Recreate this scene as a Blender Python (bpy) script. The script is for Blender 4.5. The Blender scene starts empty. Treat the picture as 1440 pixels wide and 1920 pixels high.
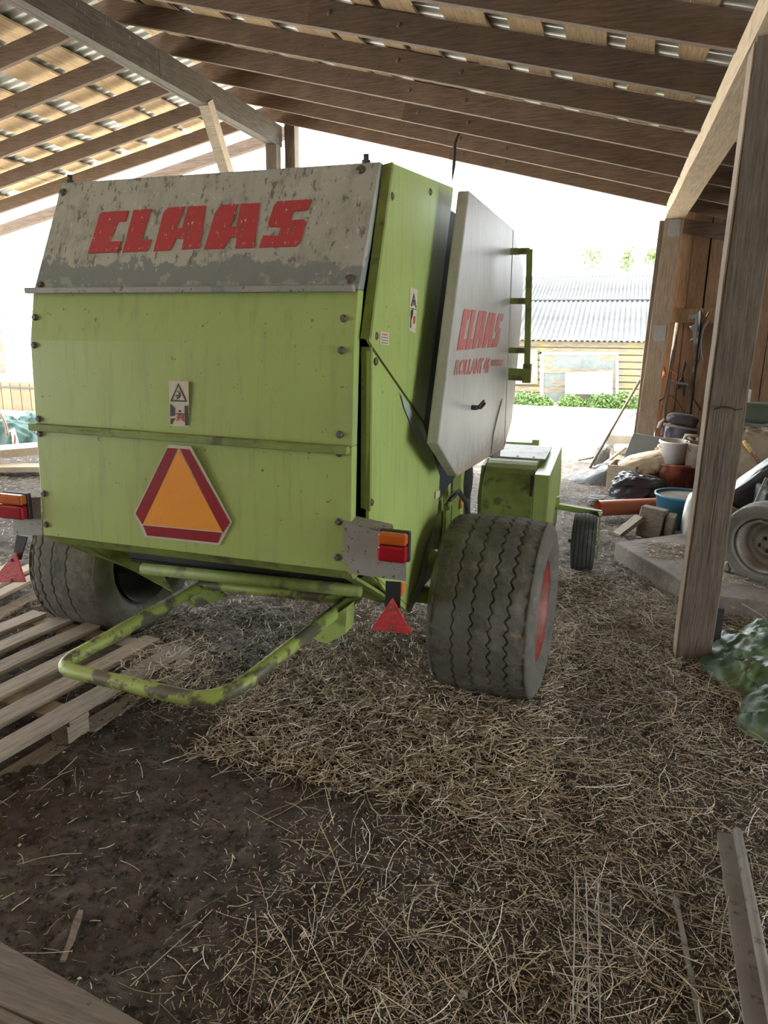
import bpy, bmesh, math, random
import numpy as np
from mathutils import Vector, Matrix, Euler
random.seed(7); RNG = np.random.default_rng(11)
S = bpy.context.scene
COL = S.collection
PI = math.pi

# ------------------------------------------------------------------ camera
FPX = 1310.0
CAM = Vector((0, 0, 1.65))
def cam_axes(pitch, roll, yaw):
    p, r, y = map(math.radians, (pitch, roll, yaw))
    fw = Vector((-math.sin(y)*math.cos(p), math.cos(y)*math.cos(p), -math.sin(p)))
    rt = Vector((math.cos(y), math.sin(y), 0)); up = rt.cross(fw)
    rt2 = rt*math.cos(r) + up*math.sin(r)
    return rt2, rt2.cross(fw), fw
RT, UP, FW = cam_axes(14.1, 0.7, 18.0)
cd = bpy.data.cameras.new('camera'); cam = bpy.data.objects.new('camera', cd); COL.objects.link(cam)
cd.sensor_fit = 'VERTICAL'; cd.sensor_height = 36; cd.sensor_width = 27; cd.lens = FPX/1920*36
cd.clip_start = 0.02; cd.clip_end = 500
m3 = Matrix((RT, UP, -FW)).transposed()
cam.matrix_world = Matrix.Translation(CAM) @ m3.to_4x4()
S.camera = cam
# ------------------------------------------------------------------ light
S.view_settings.view_transform = 'Standard'; S.view_settings.look = 'None'
S.view_settings.gamma = 1; S.view_settings.use_curve_mapping = False
S.view_settings.exposure = 2.1
w = bpy.data.worlds.new('sky'); S.world = w; w.use_nodes = True
bg = w.node_tree.nodes['Background']; bg.inputs[0].default_value = (0.90, 0.96, 1.0, 1); bg.inputs[1].default_value = 2.6
sd = bpy.data.lights.new('sun', 'SUN'); sun = bpy.data.objects.new('sun', sd); COL.objects.link(sun)
sd.energy = 3.6; sd.angle = math.radians(1.5); sd.color = (1, 0.95, 0.86)
sun.rotation_euler = Vector((-0.62, 0.12, 0.78)).to_track_quat('Z', 'Y').to_euler()
sun.location = (-12, 6, 14)
S.cycles.max_bounces = 8; S.cycles.diffuse_bounces = 5

# ------------------------------------------------------------------ helpers
def ray(x, y): return FW + RT*((x-720)/FPX) - UP*((y-960)/FPX)
def at(x, y, ax, v):
    """the place where the sight line through a photo pixel meets the plane ax = v"""
    d = ray(x, y); i = 'xyz'.index(ax); return CAM + d*((v-CAM[i])/d[i])
def atp(x, y, p0, n):
    d = ray(x, y); return CAM + d*((Vector(p0)-CAM).dot(n)/d.dot(n))

def node(nt, t, **kw):
    n = nt.nodes.new(t)
    for k, v in kw.items(): setattr(n, k, v)
    return n
def mat(name, c1, c2=None, vs=(1, 1, 1), ns=4, rough=.7, metal=0, bump=.15, bs=None, layers=(), rnd=0.0, trans=0, attr=None, contrast=(.35, .65), spec=.5):
    m = bpy.data.materials.new(name); m.use_nodes = True; nt = m.node_tree; b = nt.nodes['Principled BSDF']
    L = nt.links.new
    tc = node(nt, 'ShaderNodeTexCoord')
    def noise(vscale, scale, detail=5):
        mp = node(nt, 'ShaderNodeMapping'); mp.inputs['Scale'].default_value = vscale; L(tc.outputs['Object'], mp.inputs[0])
        n = node(nt, 'ShaderNodeTexNoise'); n.inputs['Scale'].default_value = scale; n.inputs['Detail'].default_value = detail; n.inputs['Roughness'].default_value = .62
        L(mp.outputs[0], n.inputs['Vector']); return n.outputs['Fac']
    def ramp(fac, lo, hi):
        r = node(nt, 'ShaderNodeMapRange'); r.inputs['From Min'].default_value = lo; r.inputs['From Max'].default_value = hi; L(fac, r.inputs['Value']); return r.outputs[0]
    def mix(f, a, c):
        x = node(nt, 'ShaderNodeMix', data_type='RGBA')
        if isinstance(f, float): x.inputs['Factor'].default_value = f
        else: L(f, x.inputs['Factor'])
        for s, q in (('A', a), ('B', c)):
            i = [k for k in x.inputs if k.name == s and k.type == 'RGBA'][0]
            if isinstance(q, tuple): i.default_value = (*q, 1)
            else: L(q, i)
        return [o for o in x.outputs if o.type == 'RGBA'][0]
    base_n = noise(vs, ns, 8)
    if attr:
        a = node(nt, 'ShaderNodeAttribute'); a.attribute_name = attr; col = a.outputs['Color']
    else:
        col = mix(ramp(base_n, *contrast), c1, c2 or tuple(x*.7 for x in c1))
    for ly in layers:
        c, lvs, lns, lo, hi, st = ly[:6]
        f = noise(lvs, lns, 8)
        if len(ly) > 6:      # z window: mask grows below z1 (local) : (z0, z1)
            z0, z1 = ly[6]
            sx = node(nt, 'ShaderNodeSeparateXYZ'); L(tc.outputs['Object'], sx.inputs[0])
            zr = node(nt, 'ShaderNodeMapRange'); zr.inputs['From Min'].default_value = z0; zr.inputs['From Max'].default_value = z1
            zr.inputs['To Min'].default_value = .35; zr.inputs['To Max'].default_value = -.35; L(sx.outputs[2], zr.inputs['Value'])
            ad = node(nt, 'ShaderNodeMath', operation='ADD'); L(f, ad.inputs[0]); L(zr.outputs[0], ad.inputs[1]); f = ad.outputs[0]
        r = ramp(f, lo, hi)
        mu = node(nt, 'ShaderNodeMath', operation='MULTIPLY'); mu.inputs[1].default_value = st; L(r, mu.inputs[0])
        col = mix(mu.outputs[0], col, c)
    if rnd:
        oi = node(nt, 'ShaderNodeObjectInfo'); hs = node(nt, 'ShaderNodeHueSaturation')
        mr = node(nt, 'ShaderNodeMapRange'); mr.inputs['To Min'].default_value = 1-rnd; mr.inputs['To Max'].default_value = 1+rnd
        L(oi.outputs['Random'], mr.inputs['Value']); L(mr.outputs[0], hs.inputs['Value']); L(col, hs.inputs['Color']); col = hs.outputs[0]
    L(col, b.inputs['Base Color'])
    b.inputs['Roughness'].default_value = rough; b.inputs['Metallic'].default_value = metal
    b.inputs['Specular IOR Level'].default_value = spec
    if trans: b.inputs['Transmission Weight'].default_value = trans
    if bump:
        bn = node(nt, 'ShaderNodeBump'); bn.inputs['Strength'].default_value = bump; bn.inputs['Distance'].default_value = .01
        f = base_n if bs is None else noise(vs, bs, 8)
        L(f, bn.inputs['Height']); L(bn.outputs[0], b.inputs['Normal'])
    return m

class MB:
    def __init__(s): s.v = []; s.f = []; s.sm = []
    def add(s, vs, fs, smooth=False):
        o = len(s.v); s.v += [tuple(q) for q in vs]; s.f += [tuple(i+o for i in f) for f in fs]; s.sm += [smooth]*len(fs); return s
    def box(s, c, d, rot=None):
        hx, hy, hz = d[0]/2, d[1]/2, d[2]/2; M = rot.to_matrix() if rot else Matrix.Identity(3); c = Vector(c)
        vs = [c + M @ Vector((sx*hx, sy*hy, sz*hz)) for sx in (-1, 1) for sy in (-1, 1) for sz in (-1, 1)]
        return s.add(vs, [(0, 1, 3, 2), (4, 6, 7, 5), (0, 4, 5, 1), (2, 3, 7, 6), (0, 2, 6, 4), (1, 5, 7, 3)])
    def bar(s, a, b, w, h, up=Vector((0, 0, 1)), nseg=1, jit=0):
        """rectangular bar from a to b, w across, h along up"""
        a = Vector(a); b = Vector(b); d = (b-a).normalized(); sx = d.cross(up)
        if sx.length < 1e-5: sx = d.cross(Vector((0, 1, 0)))
        sx.normalize(); u = sx.cross(d)
        vs = []; fs = []
        for i in range(nseg+1):
            p = a + (b-a)*(i/nseg)
            j = [random.uniform(-jit, jit) for _ in range(4)]
            vs += [p - sx*(w/2+j[0]) - u*h/2, p + sx*(w/2+j[1]) - u*h/2, p + sx*(w/2+j[1]) + u*h/2, p - sx*(w/2+j[0]) + u*h/2]
            if i:
                o = 4*i
                for k in range(4): fs.append((o-4+k, o-4+(k+1) % 4, o+(k+1) % 4, o+k))
        fs += [(3, 2, 1, 0), tuple(4*nseg+k for k in range(4))]
        return s.add(vs, fs)
    def prism(s, pts, th):
        """planar polygon pts extruded by the vector th"""
        n = len(pts); pts = [Vector(p) for p in pts]; th = Vector(th)
        vs = pts + [p+th for p in pts]
        return s.add(vs, [tuple(range(n)), tuple(range(2*n-1, n-1, -1))] + [(i, i+n, (i+1) % n+n, (i+1) % n) for i in range(n)])
    def tube(s, pts, r, n=12, caps=True):
        pts = [Vector(p) for p in pts]; vs = []; fs = []; prev = None
        for i, p in enumerate(pts):
            d = (pts[min(i+1, len(pts)-1)] - pts[max(i-1, 0)]).normalized()
            if prev is None:
                u = d.orthogonal().normalized()
            else:
                u = (prev - d*prev.dot(d)).normalized()
            prev = u; v = d.cross(u); rr = r[i] if isinstance(r, (list, tuple)) else r
            vs += [p + (u*math.cos(2*PI*k/n) + v*math.sin(2*PI*k/n))*rr for k in range(n)]
            if i:
                o = n*i
                for k in range(n): fs.append((o-n+k, o-n+(k+1) % n, o+(k+1) % n, o+k))
        s.add(vs, fs, True)
        if caps:
            o = len(s.v)-len(vs); s.f += [tuple(o+k for k in reversed(range(n))), tuple(o+len(vs)-n+k for k in range(n))]; s.sm += [False, False]
        return s
    def lathe(s, prof, c=(0, 0, 0), ax='z', n=32, smooth=True):
        """prof = [(radius, height)] turned around ax through c"""
        c = Vector(c); vs = []; fs = []
        for r, h in prof:
            for k in range(n):
                a = 2*PI*k/n; x, y = r*math.cos(a), r*math.sin(a)
                vs.append(c + Vector({'z': (x, y, h), 'x': (h, x, y), 'y': (x, h, y)}[ax]))
        for i in range(len(prof)-1):
            for k in range(n): fs.append((i*n+k, i*n+(k+1) % n, (i+1)*n+(k+1) % n, (i+1)*n+k))
        return s.add(vs, fs, smooth)
    def bolt(s, p, nrm, r=.009, h=.009):
        p = Vector(p); nrm = Vector(nrm).normalized()
        return s.tube([p, p+nrm*.0022, p+nrm*.0026, p+nrm*h], [r*1.6, r*1.55, r, r], 8)

def wloc(o):
    v = Vector((0, 0, 0))
    while o: v += Vector(o.location); o = o.parent
    return v
def finish(me, mb_sm):
    me.polygons.foreach_set('use_smooth', mb_sm)
def obj(name, mb, m, parent=None, origin=None, bevel=0, fixn=True):
    """link everything collected in mb as ONE mesh object; its origin sits under the middle of the mesh"""
    vs = np.array([tuple(v) for v in mb.v], float)
    if origin is None:
        lo, hi = vs.min(0), vs.max(0); origin = ((lo[0]+hi[0])/2, (lo[1]+hi[1])/2, lo[2])
    origin = Vector(origin)
    vs = vs - np.array(origin)
    me = bpy.data.meshes.new(name); me.from_pydata(vs.tolist(), [], mb.f); finish(me, mb.sm)
    if fixn:
        bm = bmesh.new(); bm.from_mesh(me); bmesh.ops.recalc_face_normals(bm, faces=bm.faces); bm.to_mesh(me); bm.free()
    me.materials.append(m)
    o = bpy.data.objects.new(name, me); COL.objects.link(o)
    o.location = origin - (wloc(parent) if parent else Vector()); o.parent = parent
    if bevel:
        bv = o.modifiers.new('edge', 'BEVEL'); bv.width = bevel; bv.segments = 2; bv.limit_method = 'ANGLE'
    return o
def tag(o, label=None, cat=None, group=None, kind=None):
    if label: o['label'] = label
    if cat: o['category'] = cat
    if group: o['group'] = group
    if kind: o['kind'] = kind
    return o
def thing(name, loc, label, cat, group=None):
    o = bpy.data.objects.new(name, None); COL.objects.link(o); o.location = loc; o.empty_display_size = .1
    return tag(o, label, cat, group)
def sub(name, loc, parent):
    o = bpy.data.objects.new(name, None); COL.objects.link(o); o.empty_display_size = .1; o.parent = parent; o.location = Vector(loc)-wloc(parent); return o
def struct(o): o['kind'] = 'structure'; return o
def copy_tree(o, parent=None):
    c = o.copy(); COL.objects.link(c); c.parent = parent
    for ch in list(o.children):
        copy_tree(ch, c)
    return c

# value noise used for the ground, the cloths and the straw
_T = RNG.random((256, 256))
def vnoise(x, y):
    x = np.asarray(x, float); y = np.asarray(y, float)
    xi = np.floor(x).astype(int); yi = np.floor(y).astype(int); fx = x-xi; fy = y-yi
    fx = fx*fx*(3-2*fx); fy = fy*fy*(3-2*fy)
    g = lambda a, b: _T[a % 256, b % 256]
    return (g(xi, yi)*(1-fx)+g(xi+1, yi)*fx)*(1-fy) + (g(xi, yi+1)*(1-fx)+g(xi+1, yi+1)*fx)*fy - .5
def smooth01(t): t = np.clip(t, 0, 1); return t*t*(3-2*t)
def straw_density(x, y):
    """0 bare soil .. 1 thick straw"""
    d = smooth01((x + 1.25 - .18*(y-1.2))/1.1)
    d = np.maximum(d, smooth01((y - 2.15)/.6)*smooth01((x+2.1)/.5))
    d = np.maximum(d, .55*smooth01((y-2.6)/.5))
    d = d*(.45 + .9*np.clip(vnoise(x*1.7+5, y*1.7)+.5, 0, 1)) 
    d = np.where((y > 5.2), d*.55, d)
    return np.clip(d, .03, 1)
def ground_h(x, y):
    h = .05*vnoise(x*1.3, y*1.3) + .03*vnoise(x*3.7+9, y*3.7) + .016*vnoise(x*11, y*11) + .010*vnoise(x*27, y*27) + .006*vnoise(x*61, y*61)
    heap = .035*smooth01((y-2.2)/.7)*smooth01((4.2-y)/1)*smooth01((x+1.7)/.5)*smooth01((.3-x)/.5)
    h = h + heap
    k = smooth01((9.0-y)/1.5)*smooth01((x+9)/2)
    h = h*(.25+.75*k)
    return h - .4*smooth01((y-11)/13)

# ------------------------------------------------------------------ materials
M = {}
M['soil'] = mat('soil', (.130, .112, .095), (.050, .042, .036), ns=9, bump=.9, bs=40, rough=.95, spec=.2,
    layers=[((.15, .12, .085), (1, 1, 1), 60, .60, .68, .8), ((.012, .010, .010), (1, 1, 1), 25, .55, .66, .8), ((.13, .105, .08), (1, 1, 1), 1.3, .52, .72, .55)])
M['yard'] = mat('yard', (.66, .61, .52), (.52, .48, .41), ns=3, bump=.5, bs=30, rough=.95, layers=[((.30, .26, .2), (1, 1, 1), 9, .6, .7, .6)])
M['straw'] = mat('straw', (.4, .3, .15), rough=.42, bump=0, attr='tint', spec=.4)
def wood(name, c1, c2, ax, **k):
    vs = {'x': (1.0, 16, 16), 'y': (16, 1.0, 16), 'z': (16, 16, 1.0)}[ax]
    lay = [((c2[0]*.5, c2[1]*.5, c2[2]*.5), tuple(q*2.2 for q in vs), 4, .58, .68, .55), ((c1[0]*1.25, c1[1]*1.2, c1[2]*1.1), (1.2, 1.2, 1.2), 2.2, .5, .75, .5), ((c2[0]*.35, c2[1]*.33, c2[2]*.3), (1, 1, 1), 14, .70, .74, .8)]
    return mat(name, c1, c2, vs=vs, ns=5, bump=k.get('bump', .5), bs=9, rough=.85, rnd=k.get('rnd', .16), layers=lay + k.get('layers', []), spec=.25)
M['rafter'] = wood('rafter wood', (.185, .130, .092), (.10, .07, .05), 'x')
M['ridge'] = wood('weathered beam', (.125, .108, .088), (.06, .050, .040), 'y', layers=[((.62, .60, .55), (60, 60, 7), 1.1, .67, .70, .8)])
M['post'] = wood('post wood', (.18, .145, .112), (.10, .08, .06), 'z', rnd=.03)
M['plate'] = wood('plate wood', (.56, .44, .30), (.38, .29, .19), 'y', rnd=.03)
M['sheath'] = wood('sheathing', (.64, .47, .28), (.42, .29, .17), 'y', rnd=0)
M['rafter_z'] = wood('dark gap lining', (.07, .05, .035), (.04, .03, .02), 'z')
M['farpost'] = wood('far post wood', (.36, .28, .20), (.22, .165, .115), 'z', rnd=0)
M['wallwood'] = wood('wall boards', (.29, .185, .115), (.18, .112, .07), 'z')
M['pallet'] = wood('pallet wood', (.36, .30, .24), (.20, .16, .12), 'x')
M['pale_wood'] = wood('pale wood', (.50, .42, .31), (.33, .27, .2), 'x')
M['greyplank'] = wood('grey plank', (.27, .225, .18), (.16, .13, .10), 'x')
M['steel_roof'] = mat('roof sheet', (.50, .50, .46), (.40, .41, .38), ns=3, rough=.45, metal=.35, bump=0)
GD = [((.10, .12, .035), (1, 1, 1), 34, .66, .69, .8), ((.40, .45, .26), (30, 30, 2), 2.2, .70, .73, .6), ((.25, .29, .10), (14, 14, 1.2), 2.0, .52, .70, .5), ((.33, .36, .20), (1, 1, 1), 2.2, .55, .75, .4)]
M['green'] = mat('green paint', (.385, .495, .150), (.335, .435, .125), ns=2.5, rough=.42, bump=.04, layers=GD)
M['green_old'] = mat('worn green paint', (.25, .33, .065), (.16, .20, .05), ns=6, rough=.6, bump=.12, layers=GD + [((.045, .04, .03), (1, 1, 1), 9, .56, .66, .7)])
M['green_rust'] = mat('rusty green tube', (.36, .45, .10), (.27, .33, .08), ns=6, rough=.5, bump=.25, layers=[((.085, .068, .055), (1, 1, 1), 8, .50, .56, .9), ((.13, .07, .05), (1, 1, 1), 30, .60, .66, .8)])
WD = [((.10, .095, .085), (26, 26, 2.4), 1.6, .56, .63, .8), ((.68, .66, .60), (42, 42, 5), 1.8, .63, .67, .9), ((.15, .12, .09), (1, 1, 1), 22, .67, .71, .8), ((.19, .185, .15), (10, 10, 1.1), 2, .5, .68, .5)]
M['white'] = mat('weathered white paint', (.47, .485, .415), (.37, .385, .335), ns=3, rough=.55, bump=.05,
    layers=WD + [((.21, .235, .225), (1, 1, 1), 9, .50, .53, .95, (0.0, .22)), ((.33, .36, .33), (1, 1, 1), 16, .56, .60, .8, (-.07, .15)), ((.70, .68, .62), (34, 34, 5), 1.9, .66, .69, .8)])
M['letters'] = mat('worn red letters', (.50, .050, .060), (.42, .045, .05), ns=5, rough=.55, bump=.03,
    layers=[((.12, .08, .075), (26, 26, 2.4), 1.6, .62, .67, .7), ((.62, .58, .50), (42, 42, 5), 1.8, .62, .66, .85), ((.45, .43, .36), (1, 1, 1), 26, .64, .68, .8)])
M['door_white'] = mat('side door paint', (.50, .49, .45), (.40, .40, .37), ns=3, rough=.4, bump=.04,
    layers=[((.26, .25, .22), (20, 20, 1.5), 2, .52, .70, .6), ((.12, .10, .08), (20, 20, 4), 2.4, .70, .73, .8), ((.33, .23, .15), (1, 1, 1), 18, .60, .64, .6, (0.0, .35))])
M['letters2'] = mat('faded red letters', (.52, .13, .12), (.46, .12, .11), ns=4, rough=.5, bump=0, layers=[((.46, .42, .38), (20, 20, 2), 2.5, .56, .70, .8)])
M['bracket'] = mat('galvanised bracket', (.33, .325, .29), (.26, .26, .24), ns=7, rough=.6, metal=.1, bump=.1, layers=[((.07, .065, .06), (1, 1, 1), 45, .60, .64, .85), ((.16, .17, .165), (1, 1, 1), 9, .58, .62, .6)])
M['rubber'] = mat('tyre rubber', (.125, .118, .100), (.075, .072, .062), ns=5, rough=.85, bump=.4, bs=60, spec=.25,
    layers=[((.24, .225, .19), (1, 1, 1), 5, .48, .68, .7), ((.24, .19, .13), (1, 1, 1), 13, .58, .68, .6), ((.04, .038, .035), (1, 1, 1), 8, .58, .7, .6)])
M['rubber_dark'] = mat('gauge wheel rubber', (.045, .048, .05), (.03, .03, .032), ns=8, rough=.75, bump=.2, layers=[((.17, .15, .12), (1, 1, 1), 7, .56, .68, .5)])
M['rim_red'] = mat('red rim', (.26, .055, .038), (.19, .045, .035), ns=9, rough=.55, layers=[((.22, .12, .085), (1, 1, 1), 12, .55, .65, .7)])
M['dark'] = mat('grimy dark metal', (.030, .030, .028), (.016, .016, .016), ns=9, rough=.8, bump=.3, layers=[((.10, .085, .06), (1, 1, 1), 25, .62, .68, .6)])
M['gap'] = mat('blue black gap shade', (.035, .045, .060), (.02, .025, .035), ns=5, rough=.6, bump=.05)  # blue black tone carries the shade inside the baler
M['bolt'] = mat('bolt steel', (.16, .14, .12), (.09, .08, .07), ns=30, rough=.6, metal=.5, bump=.1)
M['black_plastic'] = mat('black plastic', (.025, .027, .030), (.018, .018, .02), rough=.5, bump=.05)
M['sign_orange'] = mat('sign orange', (.88, .36, .045), (.80, .30, .05), ns=3, rough=.35, bump=0, layers=[((.50, .30, .13), (1, 1, 1), 30, .63, .68, .7), ((.85, .50, .20), (1, 1, 1), 4, .55, .7, .6)])
M['sign_red'] = mat('sign red', (.30, .018, .028), (.25, .015, .025), ns=4, rough=.35, bump=0, layers=[((.16, .02, .03), (1, 1, 1), 30, .6, .66, .5)])
M['sign_white'] = mat('sign edge', (.60, .56, .48), (.5, .46, .4), ns=8, rough=.6, bump=0)
M['sticker'] = mat('sticker paper', (.62, .58, .42), (.55, .5, .36), ns=12, rough=.6, bump=0, layers=[((.40, .36, .24), (1, 1, 1), 25, .6, .66, .5)])
M['ink'] = mat('sticker ink', (.035, .035, .05), (.05, .05, .06), ns=12, rough=.6, bump=0)
M['ink_red'] = mat('sticker red ink', (.5, .06, .04), (.4, .06, .04), ns=12, rough=.6, bump=0)
M['lens_orange'] = mat('orange lens', (.75, .17, .02), (.5, .12, .02), ns=9, rough=.2, bump=.1, trans=.25)
M['lens_red'] = mat('red lens', (.50, .015, .03), (.32, .01, .02), ns=9, rough=.2, bump=.1, trans=.25)
M['reflector'] = mat('red reflector', (.62, .03, .03), (.42, .02, .025), vs=(1, 1, 1), ns=90, rough=.25, bump=.6, bs=140)
M['orange_plastic'] = mat('orange plastic', (.8, .2, .03), (.6, .15, .03), rough=.4, bump=0)
M['pipe'] = mat('orange brown pipe', (.50, .15, .07), (.42, .13, .07), ns=5, rough=.45, bump=.02, layers=[((.36, .20, .13), (1, 1, 1), 9, .55, .7, .5)])
M['concrete'] = mat('concrete', (.20, .17, .135), (.12, .10, .08), ns=6, rough=.95, bump=.7, bs=30, layers=[((.09, .075, .06), (1, 1, 1), 18, .58, .68, .8), ((.34, .29, .21), (1, 1, 1), 40, .6, .66, .6)])
M['bluetub'] = mat('blue tub', (.035, .15, .22), (.02, .08, .13), ns=4, rough=.5, bump=.05, layers=[((.20, .14, .10), (1, 1, 1), 5, .55, .68, .6), ((.35, .42, .42), (1, 1, 1), 12, .62, .7, .5)])
M['redtub'] = mat('red tub', (.42, .11, .06), (.28, .07, .05), ns=4, rough=.6, bump=.1, layers=[((.42, .30, .20), (3, 3, 1), 5, .55, .64, .7), ((.07, .03, .04), (2, 2, 1), 3, .5, .6, .8)])
M['whiteplastic'] = mat('dusty white plastic', (.62, .60, .55), (.5, .48, .44), ns=4, rough=.5, bump=.05, layers=[((.35, .29, .23), (1, 1, 1), 6, .55, .7, .6)])
M['brownbag'] = mat('dusty bag', (.32, .25, .2), (.2, .15, .12), ns=5, rough=.7, bump=.3)
M['sackcloth'] = mat('woven sack', (.55, .46, .33), (.42, .33, .22), ns=9, rough=.85, bump=.5, layers=[((.35, .12, .07), (1, 1, 1), 26, .55, .60, .8, (0, .3))])
M['sheetmetal'] = mat('grey blue sheet', (.25, .27, .28), (.19, .205, .21), ns=4, rough=.5, metal=.2, bump=.05, layers=[((.36, .36, .35), (1, 1, 1), 8, .55, .7, .5)])
M['greycloth'] = mat('grey cloth', (.17, .17, .165), (.11, .11, .11), ns=7, rough=.8, bump=.3)
M['blackfoil'] = mat('black foil', (.022, .024, .028), (.035, .035, .04), ns=7, rough=.32, bump=.3, layers=[((.2, .17, .14), (1, 1, 1), 6, .58, .72, .5)])
M['tarp'] = mat('green tarp', (.10, .165, .105), (.055, .10, .06), ns=5, rough=.48, bump=.3, bs=20, layers=[((.30, .36, .28), (1, 1, 1), 9, .53, .66, .6), ((.12, .18, .05), (1, 1, 1), 3, .52, .6, .6)])
M['carwheel_rim'] = mat('dusty rim', (.48, .45, .41), (.28, .25, .21), ns=6, rough=.5, metal=.3, bump=.1)
M['cartyre'] = mat('dusty tyre', (.30, .29, .27), (.20, .195, .185), ns=6, rough=.85, bump=.4, bs=40)
M['tank'] = mat('pale stoneware', (.60, .56, .48), (.46, .42, .34), ns=4, rough=.7, bump=.1)
M['rust'] = mat('rusty iron', (.10, .065, .045), (.05, .035, .03), ns=14, rough=.8, metal=.3, bump=.4)
M['dirtsteel'] = mat('dirty steel', (.22, .195, .165), (.15, .13, .105), ns=6, rough=.7, metal=.15, bump=.3, layers=[((.07, .055, .04), (1, 1, 1), 30, .58, .64, .8)])
M['meshwire'] = mat('mesh wire', (.42, .38, .33), (.3, .27, .23), ns=20, rough=.5, metal=.2, bump=0)
M['cord'] = mat('orange cord', (.85, .25, .05), (.75, .2, .04), rough=.6, bump=0)
M['cord_yellow'] = mat('yellow cord', (.75, .50, .15), (.6, .4, .12), rough=.7, bump=0)
M['white'+'bits'] = mat('white bits', (.62, .6, .55), (.45, .42, .36), rough=.8, bump=.1)
M['slate'] = mat('asbestos sheets', (.062, .062, .060), (.043, .043, .042), ns=2, rough=.8, bump=.05)
M['logwall'] = mat('lichen logs', (.20, .17, .12), (.11, .09, .065), vs=(1, 1, 10), ns=3, rough=.9, bump=.3, layers=[((.26, .21, .04), (1, 1, 3), 1.5, .52, .66, .5)])
M['plaster'] = mat('old plaster', (.24, .19, .15), (.17, .13, .1), ns=4, rough=.9, bump=.1)
M['leaf'] = mat('leaves', (.055, .11, .018), (.09, .15, .028), ns=20, rough=.6, bump=0, rnd=.2)
M['leaf_pale'] = mat('pale leaves', (.13, .19, .04), (.10, .16, .03), ns=20, rough=.6, bump=0)
M['yellowpaint'] = mat('yellow paint', (.32, .25, .03), (.25, .19, .03), rough=.6, bump=0)
M['bark'] = mat('bark', (.2, .16, .12), (.12, .1, .08), ns=9, rough=.9)
M['greenbox'] = mat('olive sheet', (.07, .085, .055), (.05, .06, .04), ns=5, rough=.6, bump=.1)

# ================================================================== THE SETTING
# floor of earth and the yard outside
def grid_mesh(name, xs, ys, m):
    X, Y = np.meshgrid(xs, ys); Z = ground_h(X, Y)
    V = np.stack([X.ravel(), Y.ravel(), Z.ravel()], 1); nx, ny = len(xs), len(ys)
    i = np.arange(nx-1)[None, :] + nx*np.arange(ny-1)[:, None]; i = i.ravel()
    F = np.stack([i, i+1, i+1+nx, i+nx], 1)
    me = bpy.data.meshes.new(name); me.from_pydata(V.tolist(), [], F.tolist())
    me.polygons.foreach_set('use_smooth', [True]*len(F)); me.materials.append(m)
    o = bpy.data.objects.new(name, me); COL.objects.link(o); return struct(o)
xs = np.concatenate([np.arange(-9.5, -3.2, .12), np.arange(-3.2, 1.4, .016), np.arange(1.4, 6.01, .12)])
ys = np.concatenate([np.arange(-4.5, .5, .15), np.arange(.5, 5.6, .016), np.arange(5.6, 10.01, .08)])
grid_mesh('floor', xs, ys, M['soil'])
grid_mesh('yard_ground', np.concatenate([np.arange(-60, -12, 3), np.arange(-12, 12, .4), np.arange(12, 50, 3)]), np.concatenate([[ys[-1]], np.arange(10.3, 26, .4), np.arange(26, 110, 5)]), M['yard'])
grid_mesh('yard_side', np.concatenate([np.arange(-60, -12, 3), np.arange(-12, -9.6, .3), [-9.5]]), np.concatenate([np.arange(-4, 9.9, .3), [ys[-1]]]), M['yard'])

# roof: z of the rafter undersides on both slopes
XR = -4.42
def zr(x): return 3.1 + .25*(.35-x)
def zl(x): return 5.41 + .22*x
Y_END, STEP = 8.92, .757
raf_y = [Y_END - STEP*k for k in range(0, 9)]
RH, RW = .165, .048
labels = ['farthest roof rafter over the open end, right slope', 'second roof rafter from the open end, right slope', 'third roof rafter from the open end, right slope', 'fourth roof rafter from the open end, right slope',
          'fifth roof rafter from the open end, right slope', 'sixth roof rafter from the open end, right slope', 'seventh roof rafter from the open end, at the top edge', 'eighth roof rafter from the open end, mostly above the picture']
for k, y in enumerate(raf_y):
    # right slope: long board from the ridge, second board bolted beside it towards the eave
    r = thing('rafter', (XR, y, 0), 'brown plank ' + labels[k] if k < 8 else 'brown plank rafter above and behind the viewer, right slope', 'rafter', 'rafters of the right roof slope')
    up = Vector((.25, 0, 1)).normalized()
    xe = -1.35 + .15*math.sin(k*2.1)
    mb = MB(); mb.bar((XR-.1, y, zr(XR-.1)+RH/2), (xe, y, zr(xe)+RH/2), RW, RH, up, 10, .0015); obj('board', mb, M['rafter'], r)
    xs0 = xe-.75
    mb = MB(); mb.bar((xs0, y-RW*1.02, zr(xs0)+RH/2-.012), (4.2, y-RW*1.02, zr(4.2)+RH/2-.012), RW, RH, up, 12, .0015); obj('board', mb, M['rafter'], r)
    for xb in (xe-.6, xe-.1):
        mb = MB(); mb.bolt((xb, y-RW*1.53, zr(xb)+RH/2), (0, -1, 0), .012, .014); obj('bolt', mb, M['bolt'], r)
    # left slope
    yl = y+.055
    l = thing('rafter', (XR, yl, 0), ('brown plank ' + labels[k].replace('right', 'left').replace('at the top edge', 'left slope at the top corner').replace('mostly above the picture', 'left slope, above the picture')) if k < 8 else 'brown plank rafter above and behind the viewer, left slope', 'rafter', 'rafters of the left roof slope')
    up = Vector((-.22, 0, 1)).normalized()
    mb = MB(); mb.bar((-10.6, yl, zl(-10.6)+RH/2), (XR+.42, yl, zl(XR+.42)+RH/2-.09), RW, RH, up, 12, .0015); obj('board', mb, M['rafter'], l)
mb = MB(); mb.bar((-11, 9.66, zl(-11)+.02), (XR-.1, 9.62, zl(XR-.1)-.05), .10, .14, Vector((-.22, 0, 1)).normalized(), 10, .004)
tag(obj('gable_beam', mb, M['rafter']), 'rough beam outside the last rafter, left of the baler top', 'beam')
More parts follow.
